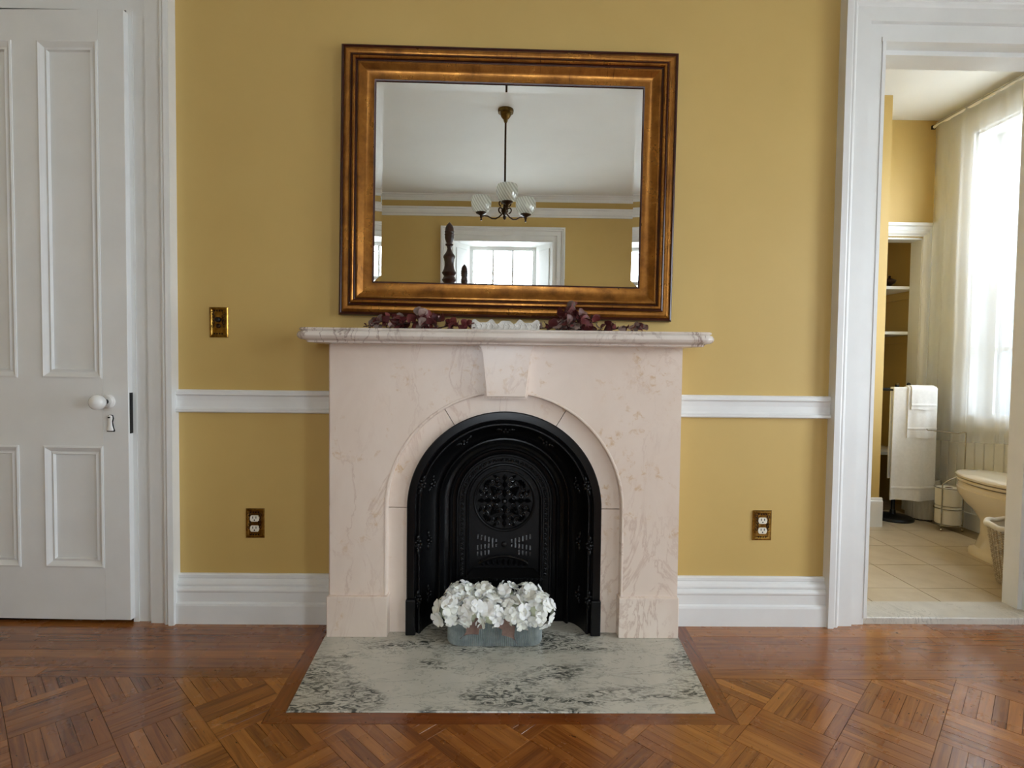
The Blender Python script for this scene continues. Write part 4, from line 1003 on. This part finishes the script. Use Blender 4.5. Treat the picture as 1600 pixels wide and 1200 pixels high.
# sheer curtain on its rod
rod = empty('curtain_rod', (2.83, .9, 2.60)); tag(rod, 'thin white curtain rod just under the bathroom ceiling', 'curtain rod')
obj('rod', tube(bmesh.new(), [(2.850, .16, 2.615), (2.850, 1.588, 2.615)], .010, 12), 'trim_paint', rod, smooth=40)
obj('end_bracket', BX(2.838, 2.864, 1.585, 1.6, 2.602, 2.628, b=.003), 'black_metal', rod)
obj('end_bracket', BX(2.838, 2.864, .146, .162, 2.602, 2.628, b=.003), 'black_metal', rod)
def curtain(name, ya, yb_, label, flare, seed):
    bm = bmesh.new(); nu, nv = 130, 40; g = []
    r2 = random.Random(seed); ph = [r2.uniform(0, 6) for _ in range(4)]
    for j in range(nv+1):
        v = j/nv; z = 2.632-(2.632-.565)*v; row = []
        for i in range(nu+1):
            u = i/nu; y = ya+(yb_-ya)*u
            amp = .008+.010*v
            d = amp*(.6*math.sin(u*46+ph[0]+.7*math.sin(v*3))+.5*math.sin(u*25+ph[1]-v*1.5)+.25*math.sin(u*83+ph[2]))
            d -= .008*v
            e = max(0, 1-u/.30) if flare else 0
            x = 2.850+d-.02*e**1.5*max(0, v-.08)**1.3*flare-.006
            if j <= 1: x = 2.850+.4*d-.006
            y += .02*v*math.sin(u*20+ph[3])-.0*v
            zz = z+.02*v*math.sin(u*5+ph[1])-(.05*e*(v > .6)*(v-.6) if flare else 0)
            row.append(bm.verts.new((min(x, 2.862), y, zz)))
        g.append(row)
    for j in range(nv):
        for i in range(nu): bm.faces.new((g[j][i], g[j][i+1], g[j+1][i+1], g[j+1][i]))
    c = tag(obj(name, bm, 'sheer_cloth', smooth=80, recalc=False), label, 'curtain', 'sheer curtains on the bathroom window')
    bm = bmesh.new(); me = c.data; base = (nv-1)*(nu+1)
    hem = [[(me.vertices[(nv-k_)*(nu+1)+i].co+Vector((-.003, 0, 0))) for i in range(nu+1)] for k_ in (0, 1)]
    rings(bm, hem, close=False); obj('hem', bm, 'sheer_cloth', c, smooth=80, recalc=False)
curtain('sheer_curtain', 1.568, .815, 'white sheer curtain panel hanging beside the linen closet, lower corner swung out', 1.0, 3)
curtain('sheer_curtain', .785, .30, 'white sheer curtain panel hanging above the toilet', 0, 5)

# ================================================================== SEEN ONLY IN THE MIRROR
CHX, CHY = -.008, -2.62
ch = empty('chandelier', (CHX, CHY, ZC)); tag(ch, 'three-armed bronze chandelier with swirled glass shades, seen in the mirror', 'chandelier')
obj('canopy', lathe(bmesh.new(), [(.066, 0), (.067, -.010), (.064, -.026), (.048, -.030), (.047, -.036), (.040, -.056), (.026, -.074), (.018, -.080), (.018, -.092), (.010, -.11)], (CHX, CHY, ZC), 28), 'old_brass', ch, smooth=35)
obj('stem', tube(bmesh.new(), [(CHX, CHY, ZC-.09), (CHX, CHY, 2.42)], .0085, 10), 'bronze', ch, smooth=50)
obj('hub', lathe(bmesh.new(), [(.008, .20), (.016, .19), (.020, .15), (.012, .13), (.016, .10), (.026, .085), (.030, .07), (.020, .05), (.010, .035), (.016, .025), (.012, .01), (.004, 0)], (CHX, CHY, 2.245), 20), 'bronze', ch, smooth=40)
bm = bmesh.new()
for q in range(3):
    a = math.radians(25+120*q)
    for z0_, r_ in ((2.30, .05), (2.355, .042)):
        pts = []
        for i in range(16):
            t = i/15; an = -.5*PI+t*1.7*PI; rr_ = r_*(1-.6*t)*.55; h = CHX*0+.038+rr_*math.cos(an)
            pts.append((CHX+h*math.cos(a), CHY+h*math.sin(a), z0_+.02+rr_*math.sin(an)))
        tube(bm, pts, .0062, 6)
obj('scroll_work', bm, 'bronze', ch, smooth=50)
for ad in (85, 205, 325):
    a = math.radians(ad); R_ = .222
    def at(r, z): return (CHX+r*math.cos(a), CHY+r*math.sin(a), z)
    arm = obj('arm', tube(bmesh.new(), [at(.02, 2.30), at(.05, 2.275), at(.085, 2.262), at(.12, 2.268), at(.16, 2.292), at(.19, 2.298), at(R_, 2.298)], .006, 8), 'bronze', ch, smooth=50)
    c = at(R_, 0)
    obj('shade_gallery', lathe(bmesh.new(), [(.006, 2.262), (.010, 2.270), (.006, 2.278), (.012, 2.29), (.012, 2.305), (.034, 2.318), (.046, 2.324), (.047, 2.330), (.040, 2.332)], c, 24), 'bronze', arm, smooth=40)
    obj('glass_shade', lathe(bmesh.new(), [(.036, 2.325), (.046, 2.330), (.068, 2.345), (.083, 2.375), (.088, 2.410), (.084, 2.445), (.078, 2.462), (.076, 2.462), (.081, 2.444), (.085, 2.410), (.080, 2.378), (.065, 2.349), (.036, 2.333)], c, 32, cap=False), 'shade_glass', arm, smooth=60)
# four-poster bed
bed = empty('four_poster_bed', (-1.2, -3.5, 0)); tag(bed, 'dark turned bedposts of a four-poster bed, seen in the mirror', 'bed')
crop = [(53, 0), (62, 8), (75, 20), (95, 28), (112, 29), (120, 33), (130, 30), (138, 34), (148, 30), (158, 32), (170, 29), (185, 24), (198, 19), (204, 27), (211, 27), (217, 19), (235, 14), (252, 19), (266, 27), (280, 38), (292, 41), (304, 36), (325, 32), (350, 32), (372, 36), (388, 44), (396, 49), (405, 46), (418, 36), (440, 36), (460, 38), (480, 42), (490, 44), (505, 38), (530, 34)]
pf = [(h/841, 2.172-(y-53)/841) for y, h in crop]+[(.046, 1.5), (.05, 1.2), (.042, .95), (.05, .93), (.05, .3), (.04, .28), (.034, .05), (.045, 0)]
pm = None
for x, y in ((-.452, -2.44), (-1.95, -2.44), (-.458, -4.22), (-1.96, -4.22)):
    if pm is None: o = obj('post', lathe(bmesh.new(), pf, (0, 0, 0), 24), 'mahogany', bed, smooth=35); pm = o.data
    else: o = link('post', pm, bed)
    o.location = (x, y, 0)
for x in (-.457, -1.955): obj('side_rail', BX(x-.018, x+.018, -4.20, -2.46, .30, .46, b=.004), 'mahogany', bed)
obj('foot_rail', BX(-1.93, -.47, -2.458, -2.422, .30, .46, b=.004), 'mahogany', bed)
obj('headboard', BX(-1.94, -.48, -4.238, -4.202, .30, 1.05, b=.01), 'mahogany', bed)
obj('mattress', BX(-1.93, -.48, -4.19, -2.47, .34, .66, b=.05, seg=3), 'bed_linen', bed, smooth=50)
# outdoors behind the rear window
struct(obj('ground', BX(-14, 14, -16, 8, -.62, -.6), 'pale_ground'), 'pale ground around the house, toned to bounce daylight indoors')  # kept pale so that it throws daylight up to the ceiling
tree = empty('bare_tree', (-1.6, -9.5, -.6)); tag(tree, 'bare winter tree outside the recessed window, seen in the mirror', 'tree')
tr2 = random.Random(4)
def branch(p, d, l, r, depth, parent_bm):
    pts = [p]; q = Vector(p)
    for i in range(4):
        d = (d+Vector((tr2.uniform(-.18, .18), tr2.uniform(-.1, .1), tr2.uniform(-.05, .15)))).normalized(); q = q+d*l/4; pts.append(q.copy())
    tube(parent_bm, pts, r, 5, r1=r*.6)
    if depth:
        for k_ in range(3):
            s = pts[2+k_ % 3]; nd = (d+Vector((tr2.uniform(-.9, .9), tr2.uniform(-.5, .5), tr2.uniform(-.1, .6)))).normalized()
            branch(s, nd, l*.68, r*.5, depth-1, parent_bm)
bm = bmesh.new(); tube(bm, [(-1.6, -9.5, -.6), (-1.55, -9.5, .8), (-1.45, -9.45, 1.9)], .09, 8, r1=.06); obj('trunk', bm, 'bark', tree, smooth=60)
bm = bmesh.new()
for dv in ((.5, 0, 1), (-.5, .1, 1), (.15, -.2, 1.2), (.9, .1, .7)): branch(Vector((-1.45, -9.45, 1.85)), Vector(dv).normalized(), 1.3, .035, 3, bm)
obj('branches', bm, 'bark', tree)

hs = empty('added_house', (7.0, 4.7, -.6)); tag(hs, 'dark grey clapboard house added to dim the view through the bathroom window', 'house')  # added dark house, keeps the view behind the sheer curtain from blowing out
paint('clapboard_paint', L(92, 97, 102), L(84, 89, 94), .7, 3, .05)
obj('wall', BX(7.0, 7.3, 1.4, 8.0, -.6, 4.3), 'clapboard_paint', hs)
cb = None; z = -.58
while z < 4.2:
    if cb is None:
        bm = extrude_x(bmesh.new(), [(0, 0), (.022, 0), (.004, .148), (0, .148)], 1.4, 8.0)
        for v in bm.verts: v.co = Vector((7.0-v.co.y, v.co.x, v.co.z))
        o = obj('clapboard', bm, 'clapboard_paint', hs); cb = o.data
    else: o = link('clapboard', cb, hs)
    o.location = (0, 0, z); z += .142
